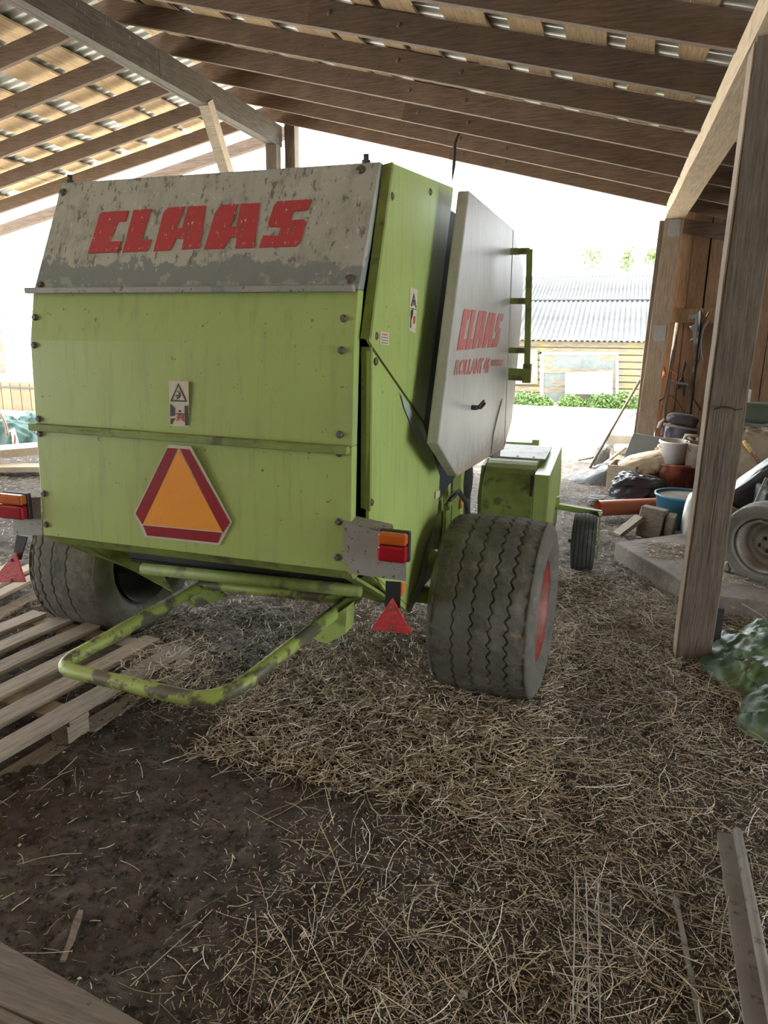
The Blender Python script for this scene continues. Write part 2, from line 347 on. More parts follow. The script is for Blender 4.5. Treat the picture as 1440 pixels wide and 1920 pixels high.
# sheathing boards with raw edges and gaps, laid along the barn over the rafters
def sheath(name, zf, x0, x1, sgn, seed):
    random.seed(seed); mb = MB(); x = x0
    while (x - x1)*sgn < 0:
        wd = random.uniform(.16, .34); gap = random.choice([.03, .12, .2, .26, .30]) if sgn < 0 else random.choice([.06, .10, .16, .2])
        ya = -4.6
        while ya < 9.1:
            yb = min(9.12, ya + random.uniform(2.5, 4.5)); n = int((yb-ya)/.12)+2
            e0 = random.uniform(0, 50); wob = random.choice([.004, .012, .03])
            vs = []
            for i in range(n):
                yy = ya + (yb-ya)*i/(n-1)
                a = x + wob*float(vnoise(yy*2.2+e0, seed))*2.4; b = x + sgn*(wd + wob*float(vnoise(yy*2.6, e0))*3)
                for xx in (a, b):
                    vs += [(xx, yy, zf(xx)+RH+.002), (xx, yy, zf(xx)+RH+.024)]
            fs = []
            for i in range(n-1):
                o = 4*i; fs += [(o, o+2, o+6, o+4), (o+1, o+5, o+7, o+3), (o, o+4, o+5, o+1), (o+2, o+3, o+7, o+6)]
            fs += [(0, 1, 3, 2), (4*n-4, 4*n-2, 4*n-1, 4*n-3)]
            mb.add(vs, fs); ya = yb + .004
            x += 0
        x += sgn*(wd+gap)
    return struct(obj(name, mb, M['sheath']))
sheath('ceiling', zr, XR+.02, 4.3, 1, 3)
sheath('ceiling', zl, XR-.02, -10.8, -1, 5)
def corr(name, zf, x0, x1, m, ya=-4.7, yb=9.2, off=.055):
    ys_ = np.arange(ya, yb, .019); vs = []; fs = []; n = len(ys_); xs_ = np.linspace(x0, x1, 5)
    for xx in xs_:
        for yy in ys_: vs.append((xx, yy, zf(xx)+RH+off+.014*math.sin(2*PI*yy/.13)))
    for i in range(len(xs_)-1):
        for j in range(n-1): fs.append((i*n+j, i*n+j+1, (i+1)*n+j+1, (i+1)*n+j))
    mb = MB(); mb.add(vs, fs, True); return struct(obj(name, mb, m))
corr('ceiling', zr, XR-.02, 4.6, M['steel_roof'])
corr('ceiling', zl, XR+.02, -11.0, M['steel_roof'])
random.seed(21)
# ridge beam, posts and strut
mb = MB(); mb.bar((XR, -3.5, 4.13), (XR, 6.4, 4.13), .10, .25, nseg=20, jit=.002); mb.bar((XR+.004, 6.402, 4.13), (XR+.004, 9.0, 4.13), .098, .25, nseg=6, jit=.002)
mb.bar((XR-.075, -3.5, 4.03), (XR-.075, 9.0, 4.03), .04, .05, nseg=20, jit=.004)
tag(obj('ridge_beam', mb, M['ridge']), 'long grey beam streaked with droppings under the roof ridge', 'beam')
mb = MB(); mb.bar((XR-.01, 8.86, .0), (XR-.01, 8.86, 4.0), .15, .13)
tag(obj('ridge_post', mb, M['post']), 'wooden post under the far end of the ridge beam, left one of the pair', 'post')
mb = MB(); mb.bar((XR+.17, 9.04, .0), (XR+.17, 9.04, 4.27), .14, .14)
tag(obj('ridge_post', mb, M['post']), 'wooden post beside the far end of the ridge beam, right one of the pair', 'post')
a = at(385, 190, 'x', XR); b = at(432, 345, 'x', XR); mb = MB(); mb.bar(a, a+(b-a)*2.2, .12, .12, Vector((1, 0, 0)))
tag(obj('strut', mb, M['pale_wood']), 'slanting pale wooden strut under the ridge beam', 'strut')
# eave plate on the right with its posts
def xe_(y): return .43 - .0165*(y-3.8)
mb = MB(); mb.bar((xe_(-3)+.11, -3, 3.0), (xe_(3.9)+.11, 3.9, 3.0), .2, .15, nseg=8, jit=.002); mb.bar((xe_(3.9)+.11, 3.9, 3.0), (xe_(9)+.11, 9.05, 3.03), .2, .15, nseg=8, jit=.004)
tag(obj('eave_beam', mb, M['plate']), 'pale square beam running from the near post to the open end', 'beam')
p = thing('post', (.51, 3.8, 0), 'big grey-brown square post standing nearest at the right', 'post')
mb = MB(); mb.bar((.51, 3.79, -.05), (.53, 3.82, 2.92), .165, .17, Vector((0, 1, 0)), 10, .003); obj('timber', mb, M['post'], p, bevel=.006)
mb = MB(); mb.tube([(.46, 3.70, 1.33), (.49, 3.695, 1.345), (.53, 3.70, 1.34), (.55, 3.695, 1.33), (.58, 3.70, 1.338)], .004, 6); obj('nail_wire', mb, M['rust'], p)
mb = MB(); mb.tube([(.52, 3.703, .55), (.515, 3.703, .8), (.523, 3.703, 1.05), (.53, 3.703, 1.25)], [.0008, .0022, .0024, .0008], 6); obj('crack', mb, M['black_plastic'], p)
mb = MB(); mb.bar((.424, 3.79, -.02), (.441, 3.82, 2.9), .007, .16, Vector((0, 1, 0)), 12, .0015); obj('lit_face_strip', mb, M['farpost'], p)  # paler strip puts the light from the left into the post's side
mb = MB(); mb.box((.63, 3.98, .12), (.06, .12, .26)); obj('footing_block', mb, M['dark'], p)
p = thing('post', (.47, 9.0, 0), 'pale post at the open end beside the board wall', 'post')
xq = xe_(9)
mb = MB(); mb.bar((xq+.02, 8.97, -.05), (xq+.115, 8.97, 2.95), .2, .15, Vector((0, 1, 0)), 8, .004); obj('timber', mb, M['farpost'], p)
mb = MB(); mb.bar((xq-.075, 9.0, .0), (xq-.01, 9.0, 2.95), .05, .12, Vector((0, 1, 0)), 6, .003); obj('batten', mb, M['post'], p)
for zz in (2.86, 1.72):
    xx = xq+.03 + .09*zz/3.0
    mb = MB(); mb.box((xx, 8.89, zz), (.13, .004, .18)); obj('nail_plate', mb, M['bracket'], p)
# board wall closing the lean-to
mb = MB(); x = xq+.16; random.seed(4)
while x < 4.2:
    wd = random.uniform(.17, .3); z1 = zr(x)+RH
    tilt = random.uniform(-.012, .006); dy = random.uniform(-.012, .012)
    mb.prism([(x, 9.18+dy, -.05), (x+wd-.012, 9.18+dy, -.05), (x+wd-.01+tilt*.5, 9.18+dy, z1-.02), (x+tilt, 9.18+dy, z1)], (0, .028, 0)); x += wd+random.choice([0, .004, .02])
struct(obj('wall_front', mb, M['wallwood']))
mb = MB(); x = xq+.26
while x < 4.2:
    mb.box((x+.11, 9.235, (zr(x)+RH-.1)/2), (.25, .025, zr(x)+RH-.1)); x += .252
struct(obj('wall_front', mb, M['rafter_z']))  # dark lining added behind the boards so their gaps look dark
mb = MB(); mb.bar((xq+.1, 9.14, 1.93), (4.2, 9.14, 1.91), .05, .16, nseg=8, jit=.003); struct(obj('trim_1', mb, M['wallwood']))
mb = MB(); mb.bar((xq+.1, 9.13, 2.93), (3.0, 9.13, 2.45), .04, .15); struct(obj('trim_2', mb, M['rafter']))
mb = MB(); y = -4.5; random.seed(9)
while y < 9.2:
    wd = random.uniform(.17, .26)
    if .2 < y < 3.0: y += wd; continue
    mb.box((3.9, y+wd/2, 1.1), (.03, wd-.006, 2.3)); y += wd
struct(obj('wall_right', mb, M['wallwood']))  # unseen side wall; its extent and opening are shaped for the light
mb = MB(); x = -11.0
while x < 4.0:
    mb.box((x+.13, -4.5, 2.1), (.25, .03, 4.2)); x += .256
struct(obj('wall_back_blocker', mb, M['wallwood']))  # unseen back wall, added to cut the light from behind

# ================================================================== THE BALER
B = thing('round_baler', (-1.52, 3.1, 0), 'green and white round baler parked under the roof, seen from behind', 'baler')
XL, XRr = -2.19, -.838            # edges of the tailgate cover
prof = [(2.20, .837), (2.22, 1.283), (2.24, 1.62), (2.28, 1.80), (2.49, 2.234)]
def cover(zs, m, name, parent=B, fl=.05):
    mb = MB(); n = len(zs)
    vs = []
    for y, z in zs: vs += [(XL, y, z), (XRr, y, z)]
    fs = [(2*i, 2*i+1, 2*i+3, 2*i+2) for i in range(n-1)]
    # side flanges and thickness
    k = len(vs)
    for y, z in zs: vs += [(XL, y+fl, z), (XRr, y+fl, z)]
    for i in range(n-1): fs += [(2*i, 2*i+2, k+2*i+2, k+2*i), (2*i+1, k+2*i+1, k+2*i+3, 2*i+3)]
    fs += [(0, k, k+1, 1), (2*n-2, 2*n-1, k+2*n-1, k+2*n-2)]
    fs += [(k+2*i, k+2*i+2, k+2*i+3, k+2*i+1) for i in range(n-1)]
    mb.add(vs, fs); return obj(name, mb, m, parent, bevel=.004)
c_low = cover(prof[:2], M['green'], 'lower_cover')
c_mid = cover(prof[1:4], M['green'], 'middle_cover')
c_top = cover(prof[3:], M['white'], 'upper_cover'); tag(c_top, 'weathered greyish white upper cover with red lettering')
# rails between the covers
mb = MB(); mb.bar((XL-.012, 2.262, 1.806), (XRr-.01, 2.262, 1.803), .028, .022, nseg=6); obj('rail', mb, M['bracket'], B, bevel=.003)
mb = MB(); mb.bar((XL-.012, 2.208, 1.285), (XRr-.01, 2.208, 1.272), .03, .028, nseg=6)
for xx in (-1.9, -1.52, -1.15): mb.box((xx, 2.192, 1.287), (.09, .012, .006))
obj('rail', mb, M['green_old'], B, bevel=.003)
mb = MB(); mb.prism([(XL, 2.20, .837), (XRr, 2.20, .837), (XRr+.0, 2.23, .80), (XL+.03, 2.23, .80)], (0, .05, 0)); obj('bottom_lip', mb, M['green_old'], B)
bolts = [(644, 597, 1.70), (640, 657, 1.6), (636, 815, 1.35), (636, 850, 1.23), (634, 978, 1), (632, 1045, .9), (66, 595, 1.7), (60, 647, 1.6), (70, 785, 1.35), (72, 813, 1.23), (78, 925, 1), (82, 983, .9)]
for px, py, _ in bolts:
    z = at(px, py, 'y', 2.21).z
    yy = float(np.interp(z, [q[1] for q in prof], [q[0] for q in prof]))
    q = at(px, py, 'y', yy-.002); q.x = min(max(q.x, XL+.02), XRr-.02)
    mb = MB(); mb.bolt(q, (0, -1, 0), .0085, .010); obj('bolt', mb, M['bolt'], B)
# upper cover plane and its lettering
p0 = Vector((0, 2.28, 1.80)); tdir = Vector((0, 2.49-2.28, 2.234-1.80)).normalized(); nrm = Vector((0, -tdir.z, tdir.y))
for px, py in ((676, 318), (655, 523), (100, 362), (75, 535)):
    mb = MB(); q = atp(px, py, p0+nrm*.001, nrm); q.x = min(max(q.x, XL+.02), XRr-.02); mb.bolt(q, nrm, .011, .007); obj('bolt', mb, M['bolt'], B)
for px in (683, 112):
    q = atp(px, 310 if px > 400 else 350, p0, nrm); mb = MB(); mb.lathe([(.016, 0), (.016, .012), (.010, .014), (.010, .032), (0, .032)], (min(max(q.x, XL+.03), XRr-.04), 2.505, 2.232), 'z', 12); obj('bolt', mb, M['bolt'], B)
LET = {
 'C': [(150,108),(289,100),(272,157),(231,160),(187,266),(250,266),(240,303),(226,325),(70,331),(122,165),(133,122)],
 'L': [(318,97),(413,90),(358,262),(412,256),(392,317),(257,325)],
 'A': [(505,84),(592,78),(545,195),(578,195),(612,77),(706,73),(672,303),(577,310),(590,250),(545,250),(515,314),(425,319),(478,112)],
 'A2': [(790,70),(880,65),(838,187),(872,187),(898,63),(998,58),(967,300),(865,303),(877,243),(838,243),(800,305),(700,308),(757,112)],
 'S': [(1095,50),(1278,38),(1253,98),(1180,103),(1163,151),(1238,148),(1247,160),(1215,270),(1193,293),(995,299),(1018,235),(1098,235),(1114,189),(1050,187),(1043,172),(1076,72)]}
for k, poly in LET.items():
    pts = [atp(140+x/2.88, 360+y/2.88, p0+nrm*.0035, nrm) for x, y in poly]
    mb = MB(); mb.prism(pts, -nrm*.003); obj('letter', mb, M['letters'], c_top)

# flanks
XF = -.80
def plate(name, pix, X, th, m, parent=B, bevel=.003, pts=None):
    mb = MB(); mb.prism(pts or [at(x, y, 'x', X) for x, y in pix], (th, 0, 0)); return obj(name, mb, m, parent, bevel=bevel)
up_yz = [(2.504, 2.231), (3.448, 2.326), (3.434, 2.271), (3.253, 1.821), (3.024, 1.285), (2.312, 1.618), (2.275, 1.640)]
lo_yz = [(2.305, 1.612), (3.02, 1.278), (3.377, .972), (3.36, .79), (3.145, .571), (2.856, .433), (2.488, .677), (2.30, .84), (2.297, 1.60)]
def flank(yz, x, th): return [Vector((x, a, b)) for a, b in yz], th
mb = MB(); mb.prism([(XF, a, b) for a, b in up_yz], (-.012, 0, 0)); f_up = obj('side_panel', mb, M['green'], B)
mb = MB(); mb.prism([(XF-.004, a, b) for a, b in lo_yz], (-.012, 0, 0)); f_lo = obj('side_panel', mb, M['green'], B)
mb = MB(); mb.prism([(XL+.0-.02, a, b) for a, b in up_yz], (.012, 0, 0)); mb.prism([(XL-.012, a, b) for a, b in lo_yz], (.012, 0, 0)); mb.prism([(XL, 2.30, .83), (XL+.01, 2.32, .80), (-1.98, 2.62, .62), (-1.98, 2.75, .42), (XL, 2.86, .42)], (.004, .006, 0)); obj('side_panel', mb, M['green_old'], B)
# rear flanges of the right flank (upper and lower strip)
mb = MB(); mb.prism([(-.832, 2.505, 2.228), (-.798, 2.500, 2.233), (-.798, 2.273, 1.640), (-.832, 2.278, 1.642)], (0, .02, 0)); obj('panel_flange', mb, M['green_old'], f_up)
mb = MB(); mb.prism([(-.836, 2.30, 1.615), (-.801, 2.298, 1.615), (-.801, 2.298, 1.04), (-.836, 2.30, 1.05)], (0, .02, 0)); obj('panel_flange', mb, M['green_old'], f_lo)
# bare-metal wear along the diagonal seam and the lower edge
wear = mat('bare wear', (.30, .33, .36), (.38, .42, .40), ns=9, rough=.5, bump=.05)
mb = MB(); mb.prism([at(x, y, 'x', XF+.0015) for x, y in [(750,735),(757,748),(772,770),(782,795),(791,812),(800,838),(790,826),(784,832),(776,812),(768,790),(758,765)]], (.001, 0, 0)); obj('wear_patch', mb, wear, f_up)
mb = MB(); mb.prism([at(x, y, 'x', XF+.0015) for x, y in [(815,985),(812,1025),(800,1060),(790,1105),(768,1150),(766,1140),(782,1098),(795,1050),(804,1015)]], (.001, 0, 0)); obj('wear_patch', mb, wear, f_lo)
for px, py, par in ((706, 630, f_up), (705, 678, f_up), (697, 942, f_lo), (735, 368, f_up), (807, 360, f_up), (683, 1000, f_lo)):
    mb = MB(); mb.bolt(at(px, py, 'x', XF), (1, 0, 0), .009, .006); obj('bolt', mb, M['bolt'], par)
# inner chamber between the flanks, its shade put into the colour
inner = [(2.36, .80), (2.36, 1.6), (2.56, 2.19), (3.5, 2.24), (4.6, 2.1), (4.8, 1.5), (4.6, .9), (4.1, .72), (3.3, .62), (2.75, .66)]
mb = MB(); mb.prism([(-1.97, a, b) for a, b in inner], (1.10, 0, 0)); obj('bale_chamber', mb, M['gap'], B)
mb = MB(); mb.prism([(-.865, a, b) for a, b in [(2.45, 1.72), (2.6, 2.17), (3.55, 2.24), (4.9, 2.2), (5.1, 1.5), (4.9, 1.0), (3.5, .85), (3.0, .95), (2.9, 1.3)]], (.045, 0, 0)); obj('inner_shade_wall', mb, M['gap'], B)  # dark sheet stands for the shadow between flank and door
mb = MB(); mb.lathe([(0, -1.97), (.115, -1.97), (.115, -.93), (0, -.93)], (0, 2.54, .755), 'x', 28); 
for k in range(10):
    a = 2*PI*k/10; mb.bar((-1.96, 2.54+.119*math.cos(a), .755+.119*math.sin(a)), (-.94, 2.54+.119*math.cos(a), .755+.119*math.sin(a)), .012, .012)
obj('roller', mb, M['dark'], B)
# stickers
def flat(name, pix, m, parent, X=None, Y=None, d=.001):
    if X is not None: pts = [at(x, y, 'x', X) for x, y in pix]; th = (.0008, 0, 0)
    else: pts = [at(x, y, 'y', Y) for x, y in pix]; th = (0, -.0008, 0)
    mb = MB(); mb.prism(pts, th); return obj(name, mb, m, parent)
YS = 2.2285   # just proud of the middle cover
def zoomp(l): return [(300+x*70/1222., 700+y*110/1920.) for x, y in l]
stk = flat('warning_sticker', zoomp([(285,240),(930,262),(965,1745),(335,1722)]), M['sticker'], c_mid, Y=2.222)
tri = zoomp([(600,320),(890,935),(340,915)]); tin = zoomp([(598,400),(820,885),(395,870)])
pts = [at(x, y, 'y', 2.2205) for x, y in tri]; pin = [at(x, y, 'y', 2.2205) for x, y in tin]
mb = MB()
for i in range(3): mb.prism([pts[i], pts[(i+1) % 3], pin[(i+1) % 3], pin[i]], (0, -.0008, 0))
obj('pictogram', mb, M['ink'], stk)
mb = MB()
for l in ([(655,545),(668,740),(640,800),(600,800),(628,730),(645,650)], [(560,575),(625,690),(640,660),(580,570)], [(520,700),(610,700),(610,750),(520,750)], [(490,790),(600,770),(640,780),(560,850),(530,850),(570,800)],
          [(335,1010),(370,1015),(490,1140),(490,1380),(340,1410)], [(350,1480),(490,1470),(430,1560),(400,1660),(350,1665)], [(805,1055),(920,1055),(940,1710),(825,1710)],
          [(610,1205),(685,1205),(685,1275),(610,1275)], [(575,1300),(740,1305),(655,1385)]):
    mb.prism([at(x, y, 'y', 2.2205) for x, y in zoomp(l)], (0, -.0008, 0))
obj('pictogram', mb, M['ink'], stk)
mb = MB()
for l in ([(520,1300),(555,1300),(800,1560),(770,1575)], [(780,1310),(800,1330),(545,1565),(520,1545)], [(560,1400),(610,1400),(600,1480),(560,1470)], [(710,1390),(750,1390),(750,1470),(700,1470)]):
    mb.prism([at(x, y, 'y', 2.2195) for x, y in zoomp(l)], (0, -.0008, 0))
obj('pictogram', mb, M['ink_red'], stk)
# slow vehicle sign
YG = 2.198
sg = sub('slow_vehicle_sign', at(342, 1000, 'y', 2.2), B)
hexo = [(316,834),(357,837),(434,979),(412,1022),(272,1007),(251,962)]
mb = MB(); mb.prism([at(x, y, 'y', YG) for x, y in hexo], (0, .004, 0)); obj('sign_plate', mb, M['sign_white'], sg)
for pl in ([(333,841),(314,840),(254,963),(267,983)], [(337,841),(355,843),(431,980),(418,999)], [(268,985),(416,999),(408,1018),(276,1004)]):
    mb = MB(); mb.prism([at(x, y, 'y', YG-.0015) for x, y in pl], (0, .001, 0)); obj('reflective_border', mb, M['sign_red'], sg)
mb = MB(); mb.prism([at(x, y, 'y', YG-.001) for x, y in [(335,843),(417,997),(267,983)]], (0, .0006, 0)); obj('orange_triangle', mb, M['sign_orange'], sg)
# flank stickers
s2 = flat('warning_sticker', [(769,538),(783,544),(779,626),(767,620)], M['sticker'], f_up, X=XF+.001)
mb = MB()
for l in ([(770,574),(776,549),(781,577),(779,577),(776,556),(773,574)], [(775,562),(777,562),(777,573),(775,573)], [(770,582),(775,579),(774,592),(771,600),(771,615),(769,614)], [(770,577.5),(781,579.5),(781,581),(770,579)]):
    mb.prism([at(x, y, 'x', XF+.002) for x, y in l], (.0006, 0, 0))
obj('pictogram', mb, M['ink'], s2)
mb = MB(); mb.prism([at(x, y, 'x', XF+.002) for x, y in [(775,594),(779,592),(778,606),(775,608)]], (.0006, 0, 0)); obj('pictogram', mb, M['ink_red'], s2)
s3 = flat('label_sticker', [(713,621),(730,624),(729,648),(712,645)], M['sticker'], f_up, X=XF+.001)
def text_obj(name, body, m, parent, mapf, shear=0.0, w_=1, h_=1):
    cu = bpy.data.curves.new(name, 'FONT'); cu.body = body; cu.resolution_u = 2; cu.shear = shear; cu.offset = .035
    o = bpy.data.objects.new(name, cu); COL.objects.link(o)
    bpy.context.view_layer.update()
    me = bpy.data.meshes.new_from_object(o.evaluated_get(bpy.context.evaluated_depsgraph_get()))
    bpy.data.objects.remove(o)
    vs = np.array([v.co[:] for v in me.vertices]); lo, hi = vs.min(0), vs.max(0)
    mb = MB(); fs = [tuple(p.vertices) for p in me.polygons]
    mb.add([mapf((v[0]-lo[0])/(hi[0]-lo[0]), (v[1]-lo[1])/(hi[1]-lo[1])) for v in vs], fs)
    return obj(name, mb, m, parent, fixn=False)
def quadmap(tl, tr, bl, br):
    return lambda u, v: (bl*(1-u)+br*u)*(1-v) + (tl*(1-u)+tr*u)*v
def pq(X, *c): return quadmap(*[at(x, y, 'x', X) for x, y in c])
text_obj('lettering', 'WARNING', M['ink_red'], s3, pq(XF+.002, (716, 624), (727, 626), (716, 628), (727, 630)))
for yy in (633, 638, 643):
    mb = MB(); mb.prism([at(x, y, 'x', XF+.002) for x, y in [(715, yy-1.5), (727, yy), (727, yy+1.3), (715, yy-.2)]], (.0006, 0, 0)); obj('lettering', mb, M['ink'], s3)
s4 = flat('label_sticker', [(817,922),(825,919),(824,932),(816,935)], M['sticker'], f_lo, X=XF+.001)
# side door, hinged open shield on the right
XD = -.66
dpix = [(880,357),(962,428),(945,840),(858,893),(822,832)]
sdoor = plate('side_door', dpix, XD, -.05, M['door_white'], bevel=.006); tag(sdoor, 'large grey-white side door with faded red lettering')
plate('front_shield', [(963,429),(982,505),(978,600),(960,790),(946,839)], XD-.004, -.05, M['door_white'], bevel=.004)
Lq = pq(XD+.0025, (864.5,578), (945,589), (857,657), (936,650))
for k, poly in LET.items():
    # same letters as on the rear, sheared onto the door
    pts = []
    for x, y in poly:
        yt = 108 - (x-150)*.062; yb = 330 - (x-70)*.034
        v = 1-(y-yt)/(yb-yt); u = (x-70)/(1278-70); pts.append(Lq(u, v))
    mb = MB(); mb.prism(pts, (-.0015, 0, 0)); obj('letter', mb, M['letters2'], sdoor)
text_obj('lettering', 'ROLLANT 46', M['letters2'], sdoor, pq(XD+.0025, (854,674), (919,669), (851,704), (916,700)), .25)
text_obj('lettering', 'ROTO CUT', M['letters2'], sdoor, pq(XD+.0025, (921,674), (944,674), (920,687), (943,686)), .2)
mb = MB(); q = at(884, 764, 'x', XD)
mb.tube([q, q+Vector((.03, 0, 0))], .012, 10); mb.tube([q+Vector((.03, 0, 0)), q+Vector((.035, .06, -.005)), q+Vector((.045, .10, .012))], .008, 8); mb.tube([q+Vector((.03, 0, .0)), q+Vector((.05, .05, .03))], .006, 8)
obj('door_handle', mb, M['black_plastic'], sdoor)
# bent lower front corner of the door
mb = MB(); mb.prism([at(x, y, 'x', XD+.006) for x, y in [(943,748),(945,842),(922,852),(926,815),(934,780)]], (-.004, 0, 0)); obj('bent_corner', mb, M['door_white'], sdoor)
mb = MB(); mb.prism([at(x, y, 'x', XD-.03) for x, y in [(925,828),(940,838),(937,856),(924,858)]], (-.006, 0, 0)); obj('hinge_bracket', mb, M['bracket'], sdoor)
# ladder on the far side
lad = sub('ladder', at(990, 716, 'x', -.58), B)
a = at(993, 468, 'x', -.55); b = at(988, 700, 'x', -.55); mb = MB(); mb.bar(a, b, .035, .03); obj('upright', mb, M['green_old'], lad)
for py in (470, 565, 657):
    q = at(992, py, 'x', -.55); q.y = a.y+(b.y-a.y)*((q.z-a.z)/(b.z-a.z)); mb = MB(); mb.bar((q.x, q.y, q.z), (-.98, q.y, q.z-.0), .035, .035); obj('rung', mb, M['green_old'], lad)
mb = MB(); mb.bar((b.x+.01, b.y, b.z-.01), (-1.0, b.y, b.z), .06, .075); mb.bar((b.x, b.y, b.z-.06), (b.x, b.y, b.z+.06), .05, .05); obj('bottom_step', mb, M['green_old'], lad)
# support arm below the front
a = at(940, 833, 'y', 5.5); b = at(1004, 836, 'y', 5.5); mb = MB(); mb.bar(a, b, .05, .05); mb.box(b, (.05, .07, .1)); mb.bar(b+Vector((.02, 0, 0)), b+Vector((.035, 0, -.19)), .018, .018); obj('support_arm', mb, M['green_old'], B)
# big cross tube and under-frame
mb = MB(); mb.tube([at(268, 1066, 'y', 2.40), at(676, 1108, 'y', 2.40)], .025, 20); obj('cross_tube', mb, M['green_old'], B)
mb = MB(); mb.prism([(-.80, 2.28, .835), (-.80, 2.32, .80), (-1.0, 2.56, .62), (-.86, 2.9, .44), (-.80, 2.86, .46)], (-.012, -.01, 0)); obj('gusset', mb, M['green_old'], B)
mb = MB(); mb.bar((-.87, 2.26, .80), (-.84, 2.85, .46), .05, .012); obj('frame_rail', mb, M['green_old'], B)
mb = MB(); mb.bar((-2.16, 2.26, .80), (-2.19, 2.85, .46), .05, .012); obj('frame_rail', mb, M['green_old'], B)
# bale ramp: bent tube loop
A1, A2, A3, A4 = Vector((-1.84, 2.80, .46)), Vector((-2.15, 2.145, .275)), Vector((-1.345, 2.10, .275)), Vector((-1.075, 2.86, .47))
def fillet(p, c, q, r, n=7):
    a = c + (p-c).normalized()*r; b = c + (q-c).normalized()*r
    return [a*(1-t)**2 + c*2*t*(1-t) + b*t*t for t in [i/(n-1) for i in range(n)]]
path = [A1] + fillet(A1, A2, A3, .10) + fillet(A2, A3, A4, .17, 9) + [A4]
ramp = sub('bale_ramp', Vector((-1.55, 2.5, 0)), B)
mb = MB(); mb.tube(path, .031, 20); obj('tube_loop', mb, M['green_rust'], ramp)
mb = MB(); mb.tube([A1+Vector((0, -.02, .01)), A4+Vector((-.0, -.03, .0))], .024, 16); obj('cross_bar', mb, M['green_rust'], ramp)
mb = MB(); mb.prism([at(x, y, 'y', 2.72) for x, y in [(590,1172),(650,1140),(648,1188),(612,1207),(592,1200)]], (0, .10, 0)); obj('stop_plate', mb, M['green'], ramp)
mb = MB(); mb.prism([A1+Vector((0, .05, .01)), A1+Vector((-.06, -.10, .0)), A1+Vector((-.02, -.08, -.09)), A1+Vector((.05, .1, -.09))], (.03, 0, 0)); obj('stop_plate', mb, M['green_rust'], ramp)
mb = MB(); mb.bar(A1+Vector((0, 0, 0)), A1+Vector((.02, .5, .12)), .05, .05); mb.bar(A4, A4+Vector((0, .5, .1)), .05, .05); obj('pivot_arm', mb, M['green_old'], ramp)
# lamp brackets with lamps and triangular reflectors
def lampset(side, pl, flangepix, lamp, hang, tri, Yp):
    g = sub('tail_light_bracket', at(*pl[0], 'y', Yp), B)
    mb = MB(); mb.prism([at(x, y, 'y', Yp) for x, y in pl], (0, .004, 0)); obj('bracket_plate', mb, M['bracket'], g)
    t0, t1 = [at(x, y, 'y', Yp) for x, y in flangepix]
    mb = MB(); mb.prism([t0, t1, t1+Vector((-side*.03, .07, .012)), t0+Vector((0, .07, .012))], (0, 0, -.003)); obj('bracket_flange', mb, M['bracket'], g)
    a, b = at(lamp[0], lamp[1], 'y', Yp-.05), at(lamp[2], lamp[3], 'y', Yp-.05)
    x0, x1, z1, z0 = a.x, b.x, a.z, b.z; zm = z0+(z1-z0)*.58
    L = sub('tail_lamp', Vector(((x0+x1)/2, Yp, z0)), g)
    mb = MB(); mb.box(((x0+x1)/2, Yp-.008, (z0+z1)/2), (x1-x0+.008, .022, z1-z0+.008)); obj('lamp_housing', mb, M['black_plastic'], L, bevel=.004)
    mb = MB(); mb.box(((x0+x1)/2, Yp-.034, (zm+z1)/2+.001), (x1-x0, .035, z1-zm-.001)); obj('orange_lens', mb, M['lens_orange'], L, bevel=.008)
    mb = MB(); mb.box(((x0+x1)/2, Yp-.036, (zm+z0)/2), (x1-x0, .038, zm-z0)); obj('red_lens', mb, M['lens_red'], L, bevel=.009)
    mb = MB(); mb.prism([at(x, y, 'y', Yp+.02) for x, y in hang], (0, .006, 0)); obj('rubber_hanger', mb, M['black_plastic'], g)
    mb = MB(); mb.prism([at(x, y, 'y', Yp+.014) for x, y in tri], (0, -.007, 0)); r = obj('triangular_reflector', mb, M['reflector'], g, bevel=.002)
    cx = sum(p[0] for p in tri)/3; cy = sum(p[1] for p in tri)/3
    for dy in (-22, 16):
        mb = MB(); mb.bolt(at(cx, cy+dy, 'y', Yp+.007), (0, -1, 0), .005, .004); obj('screw', mb, M['bolt'], r)
lampset(1, [(643,981),(763,1004),(761,1090),(653,1075),(653,1057),(643,1054)], [(643,980),(740,1000)], (708, 999, 760, 1058), [(723,1090),(751,1092),(750,1140),(722,1140)], [(737,1120),(774,1188),(695,1180)], 2.19)
lampset(-1, [(25,935),(75,932),(79,1004),(25,1003)], [(75,934),(27,932)], (-8, 926, 43, 976), [(31,1003),(51,1006),(38,1050),(24,1050)], [(31,1034),(50,1091),(-16,1092)], 2.21)
mb = MB(); mb.prism([at(x, y, 'x', XF+.002) for x, y in [(752,1092),(758,1094),(756,1112),(751,1118)]], (.006, 0, 0)); obj('side_reflector', mb, M['orange_plastic'], f_lo)
# cylinder knob low on the flank
q = at(800, 1055, 'x', XF); mb = MB(); mb.lathe([(0, .05), (.035, .05), (.05, .04), (.05, -.0)], (XF, q.y+.06, q.z), 'x', 20); obj('hub_cover', mb, M['green'], f_lo)

